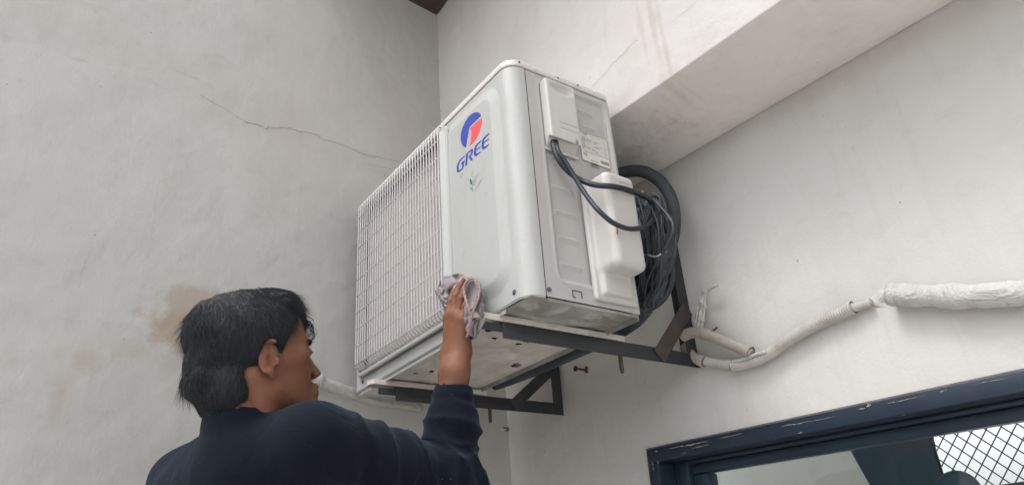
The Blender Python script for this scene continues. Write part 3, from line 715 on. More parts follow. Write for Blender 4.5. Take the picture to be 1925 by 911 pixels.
pr_ = MB(); pr_.prism(trace([(160,148),(130,165),(100,205),(65,268),(75,292),(92,305),(108,262),(128,225)], 860, 315, 15.18), (0, .0012, 0)); obj('peeled_spot', pr_, Mat('peeled_grey', (.34, .32, .28), .7).m, ac)
# rating label
lab = MB(); xs = W-.0048
corn = [loc(bp(x, y, 0, X0+xs)) for x, y in ((1087.5, 246.5), (1141, 264), (1148, 319), (1094.5, 300))]
c0, c1, c2, c3 = corn
lo_ = lambda s_, t_, e=.0006: V(xs+e, 0, 0) + V(0, 1, 1)*((c0*(1-s_)+c1*s_)*(1-t_) + (c3*(1-s_)+c2*s_)*t_)
rr = [(.03, 0), (.97, 0), (1, .03), (1, .97), (.97, 1), (.03, 1), (0, .97), (0, .03)]
lab.prism([lo_(a_, b_, 0) for a_, b_ in rr], (.0005, 0, 0)); obj('rating_label', lab, M_label, ac)
ik = MB()
def seg(a_, b_, wd=.0006): ik.tube([lo_(*a_, .0008), lo_(*b_, .0008)], wd*.5, 4)
for i in range(8): seg(rr[i], rr[(i+1) % 8], .0007)
for t_ in np.linspace(.14, .60, 9): seg((.05, t_), (.95, t_), .0003)
for s_ in (.27, .42, .86): seg((s_, .14), (s_, .60), .0003)
obj('label_border', ik, M_ink, ac)
def text(body, s0, t0, hgt, bold=0):
    cu_ = bpy.data.curves.new('t', 'FONT'); cu_.body = body; cu_.size = 1; cu_.offset = bold
    to = bpy.data.objects.new('t', cu_); C.objects.link(to); bpy.context.view_layer.update()
    me = bpy.data.meshes.new_from_object(to.evaluated_get(bpy.context.evaluated_depsgraph_get())); C.objects.unlink(to)
    ex_ = lo_(1, .5)-lo_(0, .5); wl_ = np.linalg.norm(ex_); ey_ = lo_(.5, 0)-lo_(.5, 1); hl_ = np.linalg.norm(ey_)
    vs_ = [lo_(s0+v.co.x*hgt*hl_/wl_, t0-v.co.y*hgt, .0007) for v in me.vertices]
    return vs_, [tuple(p.vertices) for p in me.polygons]
ik = MB()
for body, s0, t0, hg in [('GREE', .12, .075, .075), ('ROOM AIR CONDITIONER OUTDOOR UNIT', .36, .075, .036), ('Model', .10, .18, .04), ('Rated Voltage', .06, .235, .036), ('Rated Frequency', .06, .285, .036),
                         ('Cooling', .08, .335, .036), ('Input', .10, .385, .036), ('Current', .08, .435, .036), ('Refrigerant', .06, .485, .036), ('220-240V~', .28, .235, .036), ('50Hz', .31, .285, .036), ('R22', .31, .485, .036),
                         ('Climate Type', .48, .235, .036), ('Isolation', .48, .285, .036), ('Permissible pressure', .48, .385, .036), ('Discharge side', .48, .435, .036), ('T1', .88, .235, .036), ('I', .89, .285, .036), ('IP24', .88, .385, .036), ('Sound Pressure Level', .06, .535, .036), ('Weight', .50, .585, .036), ('52dB(A)', .40, .535, .036), ('30kg', .87, .585, .036),
                         ('GREE ELECTRIC APPLIANCES, INC. OF ZHUHAI', .12, .68, .045), ('CE', .08, .80, .11), ('Made in China', .30, .93, .05)]:
    v_, f_ = text(body, s0, t0, hg, .02); ik.add(v_, f_)
x_ = .66
while x_ < .94:
    wd = rng.uniform(.004, .014); ik.add([lo_(x_, .80, .0007), lo_(x_+wd, .80, .0007), lo_(x_+wd, .91, .0007), lo_(x_, .91, .0007)], [(0, 1, 2, 3)]); x_ += wd+rng.uniform(.004, .011)
x_ = .30
while x_ < .52:
    wd = rng.uniform(.004, .014); ik.add([lo_(x_, .98, .0007), lo_(x_+wd, .98, .0007), lo_(x_+wd, 1.06, .0007), lo_(x_, 1.06, .0007)], [(0, 1, 2, 3)]); x_ += wd+rng.uniform(.004, .010)
v_, f_ = text('4N20530003856', .26, 1.13, .05, .02); ik.add(v_, f_)
obj('label_text', ik, M_ink, ac)
# foot rails
FX1, FX2 = -1.140, -1.650
for fx, fy0, fy1 in ((FX1, .752, 1.135), (FX2, .772, 1.10)):
    m = MB(); wv_ = .020; z1_ = Z0-.0045; 
    pts = [(fx-wv_, z1_-.013), (fx-wv_, z1_), (fx+wv_, z1_), (fx+wv_, z1_-.013), (fx+wv_-.002, z1_-.013), (fx+wv_-.002, z1_-.002), (fx-wv_+.002, z1_-.002), (fx-wv_+.002, z1_-.013)]
    m.prism([loc((x, fy0, z)) for x, z in pts], (0, fy1-fy0, 0))
    # rounded nose
    n_ = 8; arcp = [loc((fx+wv_*math.cos(t), fy0-.014*math.sin(t), z1_)) for t in np.linspace(0, math.pi, n_)]
    m.prism(arcp, (0, 0, -.003)); m.prism([loc((fx+wv_*math.cos(t), fy0-.014*math.sin(t), z1_-.0032)) for t in np.linspace(0, math.pi, n_)] + [loc((fx+(wv_-.003)*math.cos(t), fy0-(.011)*math.sin(t), z1_-.0032)) for t in np.linspace(math.pi, 0, n_)], (0, 0, -.009))
    obj('foot_rail', m, M_foot, ac, bevel=.0006)

# ------------------------------------------------------------------ brackets
def bracket(fx, y0, yw, zt, ztop, by0, bz1, label, mat, hole_y):
    t = empty('wall_bracket', (fx, yw, zt)); tag(t, label, 'bracket', 'iron brackets under the outdoor unit')
    L_ = lambda x, y, z: (x-fx, y-yw, z-zt)
    hf = .034; m = MB()
    m.box(L_(fx+.017, y0+.045, zt-hf), L_(fx+.020, yw, zt)); m.box(L_(fx-.016, y0+.045, zt-.003), L_(fx+.0168, yw, zt-.0001))
    m.box(L_(fx+.012, y0, zt-.020), L_(fx+.0165, y0+.07, zt-.004))
    obj('arm', m, mat, t, bevel=.0008)
    m = MB(); m.box(L_(fx-(.028 if fx > -1.3 else .020), yw-.003, zt+.0005), L_(fx+.020, yw-.0002, ztop)); m.box(L_(fx+.0168, yw-.034, zt+.0005), L_(fx+.0198, yw-.0035, ztop))
    obj('upright', m, mat, t, bevel=.0008)
    a_ = V(fx+.0215, by0, zt-.022); b_ = V(fx+.0215, yw-.012, bz1); d_ = b_-a_; n_ = np.cross(d_, V(1, 0, 0)); n_ = n_/np.linalg.norm(n_)*(.019 if fx > -1.3 else .016)
    m = MB(); m.prism([L_(*(a_-n_)), L_(*(b_-n_)), L_(*(b_+n_)), L_(*(a_+n_))], (.003, 0, 0)); obj('brace', m, M_rusty if fx > -1.3 else mat, t, bevel=.0006)
    m = MB(); p = V(fx-.002, hole_y, zt); q = L_(*p); m.tube([V(*q)+V(0, 0, .004), V(*q)+V(0, 0, -.060), V(*q)+V(0, 0, -.066)], [.0048, .0048, .003], 10); m.tube([V(*q)+V(0, 0, -.004), V(*q)+V(0, 0, -.012)], .010, 6); obj('bolt', m, M_rusty, t, smooth=40)
    for zz in (zt+.05, ztop-.04):
        m = MB(); m.tube([V(*L_(fx, yw-.002, zz)), V(*L_(fx, yw-.010, zz))], .008, 6); obj('anchor_bolt', m, M_rusty, t)
bracket(FX1, .757, WALLY, .4865, .82, 1.235, .60, 'rusty black angle iron bracket under the right end of the unit', M_iron, 1.135)
bracket(FX2, .780, WALLY-.012, .4845, .72, 1.18, .60, 'black angle iron bracket under the left end of the unit', M_iron, 1.12)

# ------------------------------------------------------------------ cables and pipes
XS = X0+W
def onx(x, y, t): return bp(x, y, 0, XS+t)
cb = MB(); cb.tube(spl([onx(1040, 266, .006), onx(1043, 283, .014), onx(1052, 303, .020), onx(1070, 324, .022), onx(1095, 340, .036), onx(1122, 348, .062), onx(1155, 351, .082), onx(1190, 360, .074), onx(1220, 374, .04), onx(1243, 400, .0), onx(1255, 440, -.03)], 8), .0062, 10)
tag(obj('power_cable', cb, M_cable, smooth=True), 'thick black cable running back above the lower cover', 'cable')
cb = MB(); cb.tube(spl([onx(1045, 266, .008), onx(1050, 285, .020), onx(1068, 312, .028), onx(1088, 345, .040), onx(1108, 375, .060), onx(1130, 400, .082), onx(1155, 420, .088), onx(1185, 430, .088), onx(1212, 425, .07), onx(1233, 408, .05), onx(1243, 385, .035), onx(1238, 369, .02), onx(1222, 368, .0)], 8), .0052, 10)
tag(obj('power_cable', cb, M_cable, smooth=True), 'black cable looping down across the lower cover', 'cable')
ony = lambda x, y, yy: bp(x, y, 1, yy)
cl = MB(); cl.tube(spl([ony(1105, 400, 1.20), ony(1130, 345, 1.22), ony(1165, 326, 1.24), ony(1205, 322, 1.26), ony(1240, 340, 1.28), ony(1262, 375, 1.29), ony(1268, 415, 1.30), ony(1262, 455, 1.30), ony(1240, 500, 1.29), ony(1200, 540, 1.25), ony(1150, 540, 1.20)], 8), .0158, 16)
tag(obj('insulated_pipe', cl, M_foam, smooth=True), 'fat black foam insulated pipe bent in a ring behind the unit', 'pipe')
cl = MB(); cl.tube(spl([ony(1190, 470, 1.18), ony(1225, 430, 1.20), ony(1250, 470, 1.20), ony(1262, 520, 1.21), ony(1245, 562, 1.20), ony(1205, 585, 1.18), ony(1150, 590, 1.17)], 8), .0085, 12)
tag(obj('coiled_cable', cl, M_cable, smooth=True), 'dusty black cable curving down round the plastic bundle', 'cable')
# bundle of cable wrapped in crumpled black plastic
c_ = ony(1222, 475, 1.17); s = SDF(c_-V(.17, .14, .19), c_+V(.14, .16, .21), .003)
for (x, y, yy, r_) in ((1205, 390, 1.15, .030), (1225, 395, 1.18, .028), (1215, 440, 1.16, .042), (1222, 490, 1.17, .044), (1215, 535, 1.16, .042), (1190, 560, 1.15, .035), (1232, 460, 1.20, .030), (1180, 500, 1.14, .04)):
    q_ = ony(x, y, yy); s.ell(q_, (r_, r_*1.1, r_*1.25), .02)
v_, f_ = s.mesh(); nr = vnorm(v_, f_); q_ = np.stack([v_[:, 0]*40, v_[:, 1]*40, v_[:, 2]*13], -1)
rd = 1-np.abs(fbm(q_, 3)); v_ = v_ + nr*((rd-.6)*.016)[:, None]
tag(npobj('plastic_bundle', relax(v_, f_, 1), f_, M_bag), 'crumpled black plastic wrapped bundle behind the unit', 'plastic bundle')
tw = MB()
for k in range(13):
    a_, b_, c2_, d2_ = rng.uniform(-14, 14, 4); x_ = 1196+k*4.2; yy_ = 1.115+rng.uniform(-.02, .03)
    tw.tube(spl([ony(x_+a_, 378+rng.uniform(-8, 12), yy_+.01), ony(x_+10+b_, 425, yy_), ony(x_+8+c2_, 480, yy_-.004), ony(x_-2+d2_, 530, yy_), ony(x_-12+a_, 575+rng.uniform(-12, 10), yy_+.012)], 7), rng.uniform(.0026, .0046), 7)
tag(obj('cable_coil', tw, M_cable, smooth=True), 'loops of thin black cable hanging over the plastic bundle', 'cables')
tw = MB(); tw.tube(spl([ony(1213, 478, 1.105), ony(1232, 482, 1.10), ony(1246, 476, 1.105), ony(1252, 472, 1.12)], 5), .0022, 8)
tag(obj('tie_wire', tw, M_tape, smooth=True), 'short pale tie round the hanging cable loops', 'cable tie')
# dark pipe under the back of the unit
lg = MB(); lg.tube(spl([ony(930, 722, 1.13), ony(975, 706, 1.15), ony(1030, 684, 1.18), ony(1085, 660, 1.19), ony(1140, 636, 1.19), ony(1190, 606, 1.18), ony(1215, 580, 1.17)], 8), .0165, 12)
tag(obj('insulated_pipe', lg, M_foam, smooth=True), 'grey black insulated pipe running behind the bottom of the unit', 'pipe')
# corrugated conduits
def ribbed(pts, r, pitch=.0060, amp=.11, n=14, k=34, ragged=True):
    P = spl(pts, k); L = np.cumsum([0]+[np.linalg.norm(P[i+1]-P[i]) for i in range(len(P)-1)])
    rr_ = [r*(1+amp*math.sin(2*math.pi*l/pitch)+.12*float(noise(V(l*45, 3.1, 7)))) for l in L]
    m = MB(); m.tube(P, rr_, n, False)
    m.tube([P[i] for i in (0, 1)], [r*.8, r*.8], n, True); m.tube([P[-2], P[-1]], [r*.8, r*.8], n, True)
    return m
YW = WALLY-.017
tag(obj('conduit', ribbed([ony(1284, 632, YW-.02), ony(1300, 625, YW-.02), ony(1325, 627, YW-.015), ony(1360, 641, YW-.012), ony(1412, 662, YW-.012)], .0122), M_cond, smooth=True), 'short broken brown corrugated conduit stub beside the right bracket', 'conduit')
tag(obj('conduit', ribbed([ony(1287, 650, YW), ony(1300, 668, YW), ony(1318, 677, YW), ony(1326, 680, YW)], .0125, .006), M_cond, smooth=True), 'dirty conduit elbow under the brown conduit stub', 'conduit')
tag(obj('conduit', ribbed([ony(1328, 679, YW), ony(1350, 683, YW), ony(1376, 686, YW)], .0108, .03, .02), M_cond2, smooth=True), 'split smooth conduit piece between the elbow and the long conduit', 'conduit')
tag(obj('conduit', ribbed([ony(1378, 687, YW), ony(1405, 682, YW), ony(1440, 668, YW), ony(1480, 640, YW), ony(1530, 610, YW), ony(1571, 592, YW), ony(1605, 577, YW)], .0118, .0060, .10), M_cond2, smooth=True), 'long off white corrugated conduit slanting up the wall', 'conduit')
tag(obj('conduit', ribbed([ony(1602, 579, YW+.004), ony(1620, 574, YW+.004), ony(1638, 568, YW+.004)], .0085, .03, .02), M_cond2, smooth=True), 'narrow plastered end piece above the long slanting conduit', 'conduit')
m = MB(); m.tube(spl([ony(1440, 661, YW-.012), ony(1420, 666, YW-.014), ony(1395, 676, YW-.012), ony(1375, 680, YW-.008)], 6), .004, 8)
tag(obj('wire', m, M_cond2, smooth=True), 'thin pale wire lying on the lower bend of the long conduit', 'wire')
P = spl([ony(1672, 553, YW-.006), ony(1700, 554, YW-.006), ony(1760, 556, YW-.006), ony(1840, 556, YW-.006), ony(1925, 549, YW-.006), ony(2040, 535, YW-.006), ony(2300, 500, YW-.006)], 14)
rr_ = [.0215*(1+.10*float(noise(V(i*.30, 1, 2)))+.04*float(noise(V(i*.9, 4, 2)))) for i in range(len(P))]; rr_[0] = .0205
m = MB(); m.tube(P, rr_, 20, False); m.tube([P[0]+(P[1]-P[0])*.6, P[1]], [.0185, .0185], 20)
m.tube([P[0]-(P[1]-P[0])*.02, P[0]+(P[1]-P[0])*.10], [.0212, .0216], 20, False)
tag(obj('wrapped_pipe', m, M_wrap, smooth=50), 'thick white painted lagged pipe along the right wall', 'pipe')
# plaster smear between the pipes
c_ = ony(1655, 560, WALLY); s = SDF(c_-V(.07, .03, .06), c_+V(.07, .03, .06), .002)
for (x, y, rx) in ((1632, 574, .012), (1645, 566, .016), (1658, 556, .018), (1670, 546, .018), (1665, 570, .02)): s.ell(ony(x, y, WALLY+.004), (rx*.9, .0065, rx*.6), .01)
v_, f_ = s.mesh(); v_[:, 1] -= .0025*noise(v_*60); o = npobj('plaster_patch', v_, f_, M_wrap, right_wall); 
# dried plaster strip standing up from the stub
m = MB()
for dx, th in ((0, .0056), (-6, .0040), (6, .0038), (3, .003)):
    m.tube(spl([ony(1312+dx, 618, YW-.006), ony(1316+dx, 596, YW-.006), ony(1319+dx, 575, YW-.006), ony(1322+dx*.6, 556, YW-.006), ony(1332+dx*.3, 544, YW-.008), ony(1347, 536, YW-.010)], 8), [th*(1.15-.6*i/40+.45*float(noise(V(i*.5, dx, 1)))) for i in range(41)], 7)
tag(obj('mortar_strip', m, M_cond2, smooth=True), 'crooked strip of dried mortar rising from the brown conduit stub', 'mortar strip')
m = MB(); m.tube(spl([ony(1336, 622, YW-.012), ony(1342, 620, YW-.014), ony(1348, 615, YW-.016)], 4), .0022, 6); tag(obj('wire', m, M_nail), 'stiff dark wire end poking from the brown conduit stub', 'wire')
# silver taped pipe on the left wall
LWo = lambda x, y, o_: pl(x, y, WALL_L_P+WALL_L_N*o_, WALL_L_N)
P = spl([LWo(520, 640, .03), LWo(570, 690, .03), LWo(600, 716, .03), LWo(630, 728, .03), LWo(665, 740, .03), LWo(720, 755, .03), LWo(790, 765, .03)], 12)
m = MB(); m.tube(P, [(.0215-.0055*min(1, i/48))*(1+.10*float(noise(V(i*.30, 1, 5)))) for i in range(len(P))], 18)
tag(obj('taped_pipe', m, M_tape, smooth=True), 'silver tape wrapped pipe beside the man\'s face', 'pipe')
P = [LWo(560, 738, .006), LWo(640, 748, .006), LWo(700, 757, .006), LWo(790, 776, .006)]

# ------------------------------------------------------------------ the man
man = empty('person', (-1.2, .35, GROUND))
def rel(v): return np.asarray(v)-V(-1.2, .35, GROUND)
nrm = lambda a: V(*a)/np.linalg.norm(V(*a))
ha = R(-2); hp = R(14)
Fh = nrm((math.sin(ha)*math.cos(hp), math.cos(ha)*math.cos(hp), math.sin(hp))); Xh = nrm(np.cross(Fh, V(0, 0, 1))); Zh = np.cross(Xh, Fh)
RH = np.stack([Xh, Fh, Zh], 1)                    # columns: head's right, forward, up
Hc = cp(507, 668, 1.235) - RH@V(.078, -.008, .0)
hw = lambda p: Hc + RH@V(*p)
# joints
C7 = hw((0, -.055, -.135)); SR = cp(592, 838, 1.20); SL = cp(352, 912, 1.44)
EL = cp(845, 908, 1.345)
WR = bp(854, 700, 1, Y0-.060)
PALM = bp(856, 668, 1, Y0-.044)
TIP = bp(867, 524, 1, Y0-.036)
mid = (SR+SL)/2
PEL = V(mid[0]+.01, mid[1]-.03, mid[2]-.50)
Xb = nrm((SR-SL)*V(1, 1, 0)); Yb = np.cross(V(0, 0, 1), Xb)
# --- head (2 mm grid in head space)
s = SDF((-.11, -.13, -.22), (.11, .15, .15), .0022)
s.ell((0, -.014, .038), (.074, .094, .084), .02)
s.ell((0, .025, -.02), (.060, .064, .082), .02)
for sx in (1, -1):
    s.cap((sx*.052, .000, -.055), (sx*.018, .066, -.092), .019, .015, .025)
    s.cap((sx*.046, .055, .002), (sx*.050, .030, -.004), .019, .017, .02)     # cheekbone
    s.cap((sx*.012, .088, .030), (sx*.040, .070, .030), .010, .010, .012)      # brow ridge
s.ell((0, .055, .065), (.055, .035, .045), .02)
s.cap((0, .078, -.092), (0, .074, -.094), .017, .017, .02)                    # chin
s.cap((0, .080, -.060), (0, .075, -.070), .020, .020, .015)
for sx in (1, -1): s.ell((sx*.032, .094, .010), (.017, .012, .011), .010, 'sub')
s.cap((0, .086, .020), (0, .099, -.020), .0075, .0100, .010); s.ell((0, .1015, -.025), (.0115, .0095, .0090), .008)
for sx in (1, -1): s.ell((sx*.011, .101, -.028), (.007, .009, .0065), .004); s.ell((sx*.007, .101, -.035), (.0035, .005, .003), .002, 'sub')
for sx in (1, -1): s.ell((sx*.031, .077, .009), (.0135, .0125, .0115), .003)   # lid-covered eyeball
s.cap((-.016, .092, -.0525), (.016, .092, -.0525), .0058, .0058, .004); s.ell((0, .096, -.0525), (.014, .006, .005), .004)
s.cap((-.014, .090, -.0635), (.014, .090, -.0635), .0068, .0068, .004)
s.cap((-.022, .097, -.0580), (.022, .097, -.0580), .0014, .0014, .002, 'sub')
s.cap((0, -.020, -.04), (0, -.046, -.19), .050, .050, .025)                   # neck
for sx in (1, -1):
    s.cap((sx*.055, -.03, -.03), (sx*.03, .0, -.17), .016, .014, .02)          # neck muscle
    # ear: helix ring, lobe, bowl
    ea = Matrix.Rotation(R(-16), 3, 'X'); ey = V(*(ea @ Vector((0, 1, 0)))); ez = V(*(ea @ Vector((0, 0, 1)))); e0 = V(sx*.079, -.008, -.002); ex = V(sx*.9, -.42, 0); ex /= np.linalg.norm(ex)
    ey2 = nrm(ey+V(sx*.35, 0, 0))
    ring_ = [e0 - ey2*(.0155*math.cos(t)) + ez*(.0275*math.sin(t)) + ex*.004*(1-math.cos(t)) for t in np.linspace(R(-95), R(112), 15)]
    s.ell(e0+V(-sx*.003, 0, 0), (.0055, .0155, .026), .004, rot=np.stack([V(1, 0, 0), ey, ez], 1))
    for i in range(14): s.cap(ring_[i], ring_[i+1], .0034, .0034, .0025)
    s.cap(e0-ez*.026+ey*.004, e0-ez*.031+ey*.006, .0055, .005, .005)
    s.ell(e0+ex*.006+ey*.004-ez*.004, (.0085, .0085, .013), .003, 'sub')
    s.ell(e0+ex*.004-ey*.001+ez*.012, (.004, .006, .009), .002, 'sub')
    s.cap(e0+ey*.013-ez*.004+V(sx*.002, 0, 0), e0+ey*.013-ez*.010+V(sx*.002, 0, 0), .0042, .0042, .003)
hv, hf = s.mesh(); hv = relax(hv, hf, 1); hv = Hc + hv@RH.T
# --- arm and hand (1.8 mm grid)
A = nrm(TIP-PALM); Nn = nrm(V(0, -1, 0)-A*np.dot(V(0, -1, 0), A)); Lx = np.cross(A, Nn)   # Lx points to the little finger (image right)
if Lx[0] < 0: Lx = -Lx
lo = np.minimum.reduce([WR, PALM, TIP, EL*0.45+WR*.55])-.07; hi = np.maximum.reduce([WR, PALM, TIP, EL*.45+WR*.55])+.07
s = SDF(lo, hi, .0015)
s.cap(EL, WR*.65+EL*.35, .040, .036, .02); s.cap(WR*.75+EL*.25, WR, .033, .0235, .02)
wr = PALM
s.cap(WR+Lx*.011, wr+Lx*.016, .0240, .0230, .02); s.cap(WR-Lx*.012, wr-Lx*.016, .0240, .0230, .02)
ln = np.linalg.norm(TIP-PALM); kn = ln-.078
K = {}
for nme, off, dk_, Ls, r0 in (('i', -.0270, -.004, (.038, .022, .016), .0092), ('m', -.0080, .0, (.041, .025, .017), .0094), ('r', .0115, -.006, (.037, .023, .016), .0092), ('l', .0310, -.018, (.029, .018, .014), .0090)):
    k_ = wr + A*(kn+dk_) + Lx*off + Nn*(.007-.05*abs(off+.005)**1.2); K[nme] = k_
    s.cap(wr+Lx*off*.62+A*.008, k_, .0165, .0120, .018)
    sp_ = {'i': -.05, 'm': -.01, 'r': .035, 'l': .14}[nme]
    d0 = nrm(A + Lx*sp_ - Nn*.10); d1 = nrm(A + Lx*sp_*.9 - Nn*.30); d2 = nrm(A + Lx*sp_*.8 - Nn*.42)
    p1 = k_+d0*Ls[0]; p2 = p1+d1*Ls[1]; p3 = p2+d2*Ls[2]*.75
    s.cap(k_, p1, r0+.0009, r0, .0035); s.cap(p1, p2, r0-.0001, r0-.0008, .002); s.ell(p1+Nn*.0022, (r0*.86,)*3, .003); s.cap(p2, p3, r0-.0008, r0-.0020, .003)
    K[nme+'t'] = (p2, p3, r0)
    s.ell(k_+Nn*.002, (.0085, .0085, .0085), .010)
# thumb tucked along the side of the palm, closing on the rag
t0 = wr-Lx*.024+A*.014-Nn*.004; t1 = t0-Lx*.012+A*.032-Nn*.010; t2 = t1+Lx*.003+A*.028-Nn*.008; t3 = t2+Lx*.006+A*.018-Nn*.004
s.cap(t0, t1, .0165, .0125, .014); s.cap(t1, t2, .0112, .0100, .004); s.cap(t2, t3, .0098, .0082, .004)
s.cap(wr+Lx*.026+A*.01, K['l'], .0145, .0115, .012)
av, af = s.mesh(); av = relax(av, af, 1)
# --- rest of the body under the clothes
NKB = C7+V(0, .01, 0); 
s = SDF((-1.75, -.25, GROUND-.01), (-.65, .75, C7[2]+.08), .008)
s.cap(C7, C7+RH@V(0, .01, .05), .058, .056, .02); s.cap(SL, SR, .050, .050, .03)
for sg_ in (-1, 1): s.cap(mid+Xb*sg_*.08-V(0, 0, .10), PEL+Xb*sg_*.07, .085, .085, .05)
s.cap(SR, EL, .046, .040, .02)
ELL = SL+V(-.07, .02, -.28); WRL = ELL+V(.05, .14, -.19)
s.cap(SL, ELL, .046, .038, .02); s.cap(ELL, WRL, .037, .026, .02)
fd = nrm(WRL-ELL); s.cap(WRL, WRL+fd*.07, .026, .028, .02)
for k in range(4): s.cap(WRL+fd*.07+Xb*(k-1.5)*.019, WRL+fd*(.125+.012*(k in (1, 2)))+Xb*(k-1.5)*.021-V(0, 0, .012), .0095, .008, .004)
s.cap(WRL+fd*.02+Xb*.02, WRL+fd*.07+Xb*.045, .011, .009, .006)
for sg_ in (-1, 1):
    hip = PEL+Xb*sg_*.09; kn_ = hip+V(0, .03, -.40)+Xb*sg_*.03; an = V(kn_[0], kn_[1]-.04, GROUND+.09)
    s.cap(hip, kn_, .080, .055, .04); s.cap(kn_, an, .052, .036, .02); s.cap(an, an+V(0, 0, -.04), .036, .036, .02); s.cap(an-V(0, .02, .055), an+Yb*.15-V(0, 0, .062), .033, .026, .02)
bv_, bf = s.mesh(); bv_ = relax(bv_, bf, 2)
vs = []; fs = []; o0 = 0
for v_, f_ in ((hv, hf), (av, af), (bv_, bf)): vs.append(v_); fs.append(f_+o0); o0 += len(v_)
body = npobj('body', rel(np.concatenate(vs)), np.concatenate(fs), M_skin, man)
for nme in 'imr':
    p2, p3, r0 = K[nme+'t']; d_ = nrm(p3-p2); c_ = p3+d_*.001; nn_ = nrm(Nn-d_*np.dot(Nn, d_)); q_ = np.cross(d_, nn_)
    m = MB(); g_ = []
    for i in range(7):
        for j in range(7):
            a_ = (i/6-.5)*2; b_ = (j/6-.5)*2; wv_ = .0052*(1-.22*b_**4 if b_ > 0 else 1-.2*b_**4)
            g_.append(c_+d_*b_*.0065+q_*a_*wv_+nn_*((r0-.0019)*math.sqrt(max(0, 1-(a_*wv_/r0)**2))+.0004-.0012*max(0, b_)**2))
    m.add([rel(p) for p in g_], [(i*7+j, i*7+j+1, (i+1)*7+j+1, (i+1)*7+j) for i in range(6) for j in range(6)])
    obj('fingernail', m, M_nailk, man, smooth=True)
# eyes and brows
for sx in (1, -1):
    m = MB(); P = [rel(hw((sx*x, y, z))) for x, y, z in ((.014, .094, .0245), (.024, .0955, .029), (.036, .088, .030), (.047, .077, .026))]
    m.tube(spl(P, 5), [.0014, .002, .0024, .0026, .0028, .003, .003, .003, .003, .0028, .0025, .002, .0016, .001, .0008, .0006][:16], 6); obj('eyebrow', m, M_hair, man, smooth=True)
    m = MB(); P = [rel(hw((sx*x, y, z))) for x, y, z in ((.021, .0905, .0085), (.030, .0925, .0075), (.041, .0855, .007))]
    m.tube(spl(P, 5), .0009, 5); obj('eyelash', m, M_hair, man, smooth=True)
# --- hair
s = SDF((-.13, -.20, -.13), (.13, .15, .19), .0025)
s.ell((0, -.016, .050), (.087, .098, .091), .015)
s.ell((0, .040, .096), (.066, .050, .040), .02); s.ell((-.004, .070, .074), (.048, .024, .026), .012)
s.ell((0, -.068, .076), (.064, .046, .048), .010); s.ell((-.01, -.084, .018), (.060, .034, .044), .008); s.ell((-.01, -.094, -.010), (.050, .032, .026), .008)
s.ell((0, -.064, -.035), (.064, .046, .052), .015); s.ell((0, -.060, -.082), (.048, .027, .030), .015); s.ell((0, -.050, -.104), (.040, .020, .022), .012)
s.box((0, .094, -.030), (.13, .056, .085), .03, .014, 'sub')                   # clears the face
s.ell((0, .112, .040), (.062, .030, .022), .006, 'sub')
for sx in (1, -1):
    s.ell((sx*.094, .000, -.014), (.036, .026, .046), .006, 'sub'); s.ell((sx*.088, .028, -.078), (.048, .058, .062), .012, 'sub')
    s.ell((sx*.09, .044, .010), (.030, .026, .034), .010, 'sub')
v_, f_ = s.mesh(); v_ = relax(v_, f_, 2); n_ = vnorm(v_, f_)
crown = V(.0, -.055, .14)
def flow(p, n):
    d = p-crown; d[:, 2] -= .02; d[:, 2] -= .6*np.maximum(0, .10-p[:, 2])*1.2; d[:, 1] += .02*(p[:, 2] > .09)
    back_ = p[:, 1] < -.04; d[back_] += V(0, -.02, -.06)
    d -= n*(d*n).sum(1, keepdims=True); return d/(np.linalg.norm(d, axis=1, keepdims=True)+1e-9)
dfl = flow(v_.copy(), n_); sd_ = np.cross(dfl, n_)
cl_ = noise(np.stack([(v_*sd_).sum(1)*70, (v_*dfl).sum(1)*12, v_[:, 2]*10], -1))
long_ = np.clip((v_[:, 2]-.02)/.06, 0, 1)+.8*np.clip((-.085-v_[:, 1])/.03, 0, 1); long_ = np.clip(long_, .22, 1)
v2 = v_ + n_*((cl_*.0040+.0035*fbm(v_*38, 2))*long_)[:, None]
hair = npobj('hair', rel(Hc+v2@RH.T), f_, M_hair, man)
NS = 16000; idx = rng.integers(0, len(v2), NS); p0 = v2[idx]+rng.normal(0, .0008, (NS, 3)); n0 = n_[idx]; d0 = dfl[idx]; lo_f = long_[idx]
sidev = np.cross(d0, n0); SEG = 5
L_ = (.009+.027*lo_f)*rng.uniform(.5, 1.5, NS); curl = rng.normal(0, .34, NS)*(.4+lo_f); lift = rng.uniform(.05, .48, NS)*(.5+.5*lo_f)
wdt = rng.uniform(.00024, .00046, NS)
V_ = np.zeros((NS, SEG+1, 3, 3))
for k in range(SEG+1):
    t = k/SEG
    c_ = p0 - n0*.0015 + d0*(L_*t)[:, None] + n0*(L_*lift*t*(1-.75*t)*1.3)[:, None] + sidev*(L_*curl*t*t)[:, None]
    c_[:, 2] -= L_*.15*t*t
    ww = wdt*(1.05-t)
    for j in range(3):
        a_ = 2*math.pi*j/3; V_[:, k, j] = c_ + n0*(math.cos(a_)*ww)[:, None] + sidev*(math.sin(a_)*ww)[:, None]
V_ = V_.reshape(-1, 3); b_ = (np.arange(NS)*(SEG+1)*3)[:, None, None, None]; kk = (np.arange(SEG)*3)[None, :, None, None]; jj = np.arange(3)[None, None, :, None]; j2 = (np.arange(3)+1) % 3
j2 = j2[None, None, :, None]
F_ = np.concatenate([b_+kk+jj, b_+kk+j2, b_+kk+3+j2, b_+kk+3+jj], -1).reshape(-1, 4)
me = bpy.data.meshes.new('hair_strands'); Vw = rel(Hc+V_@RH.T)
me.vertices.add(len(Vw)); me.vertices.foreach_set('co', Vw.ravel()); me.loops.add(F_.size); me.loops.foreach_set('vertex_index', F_.ravel().astype(np.int32))
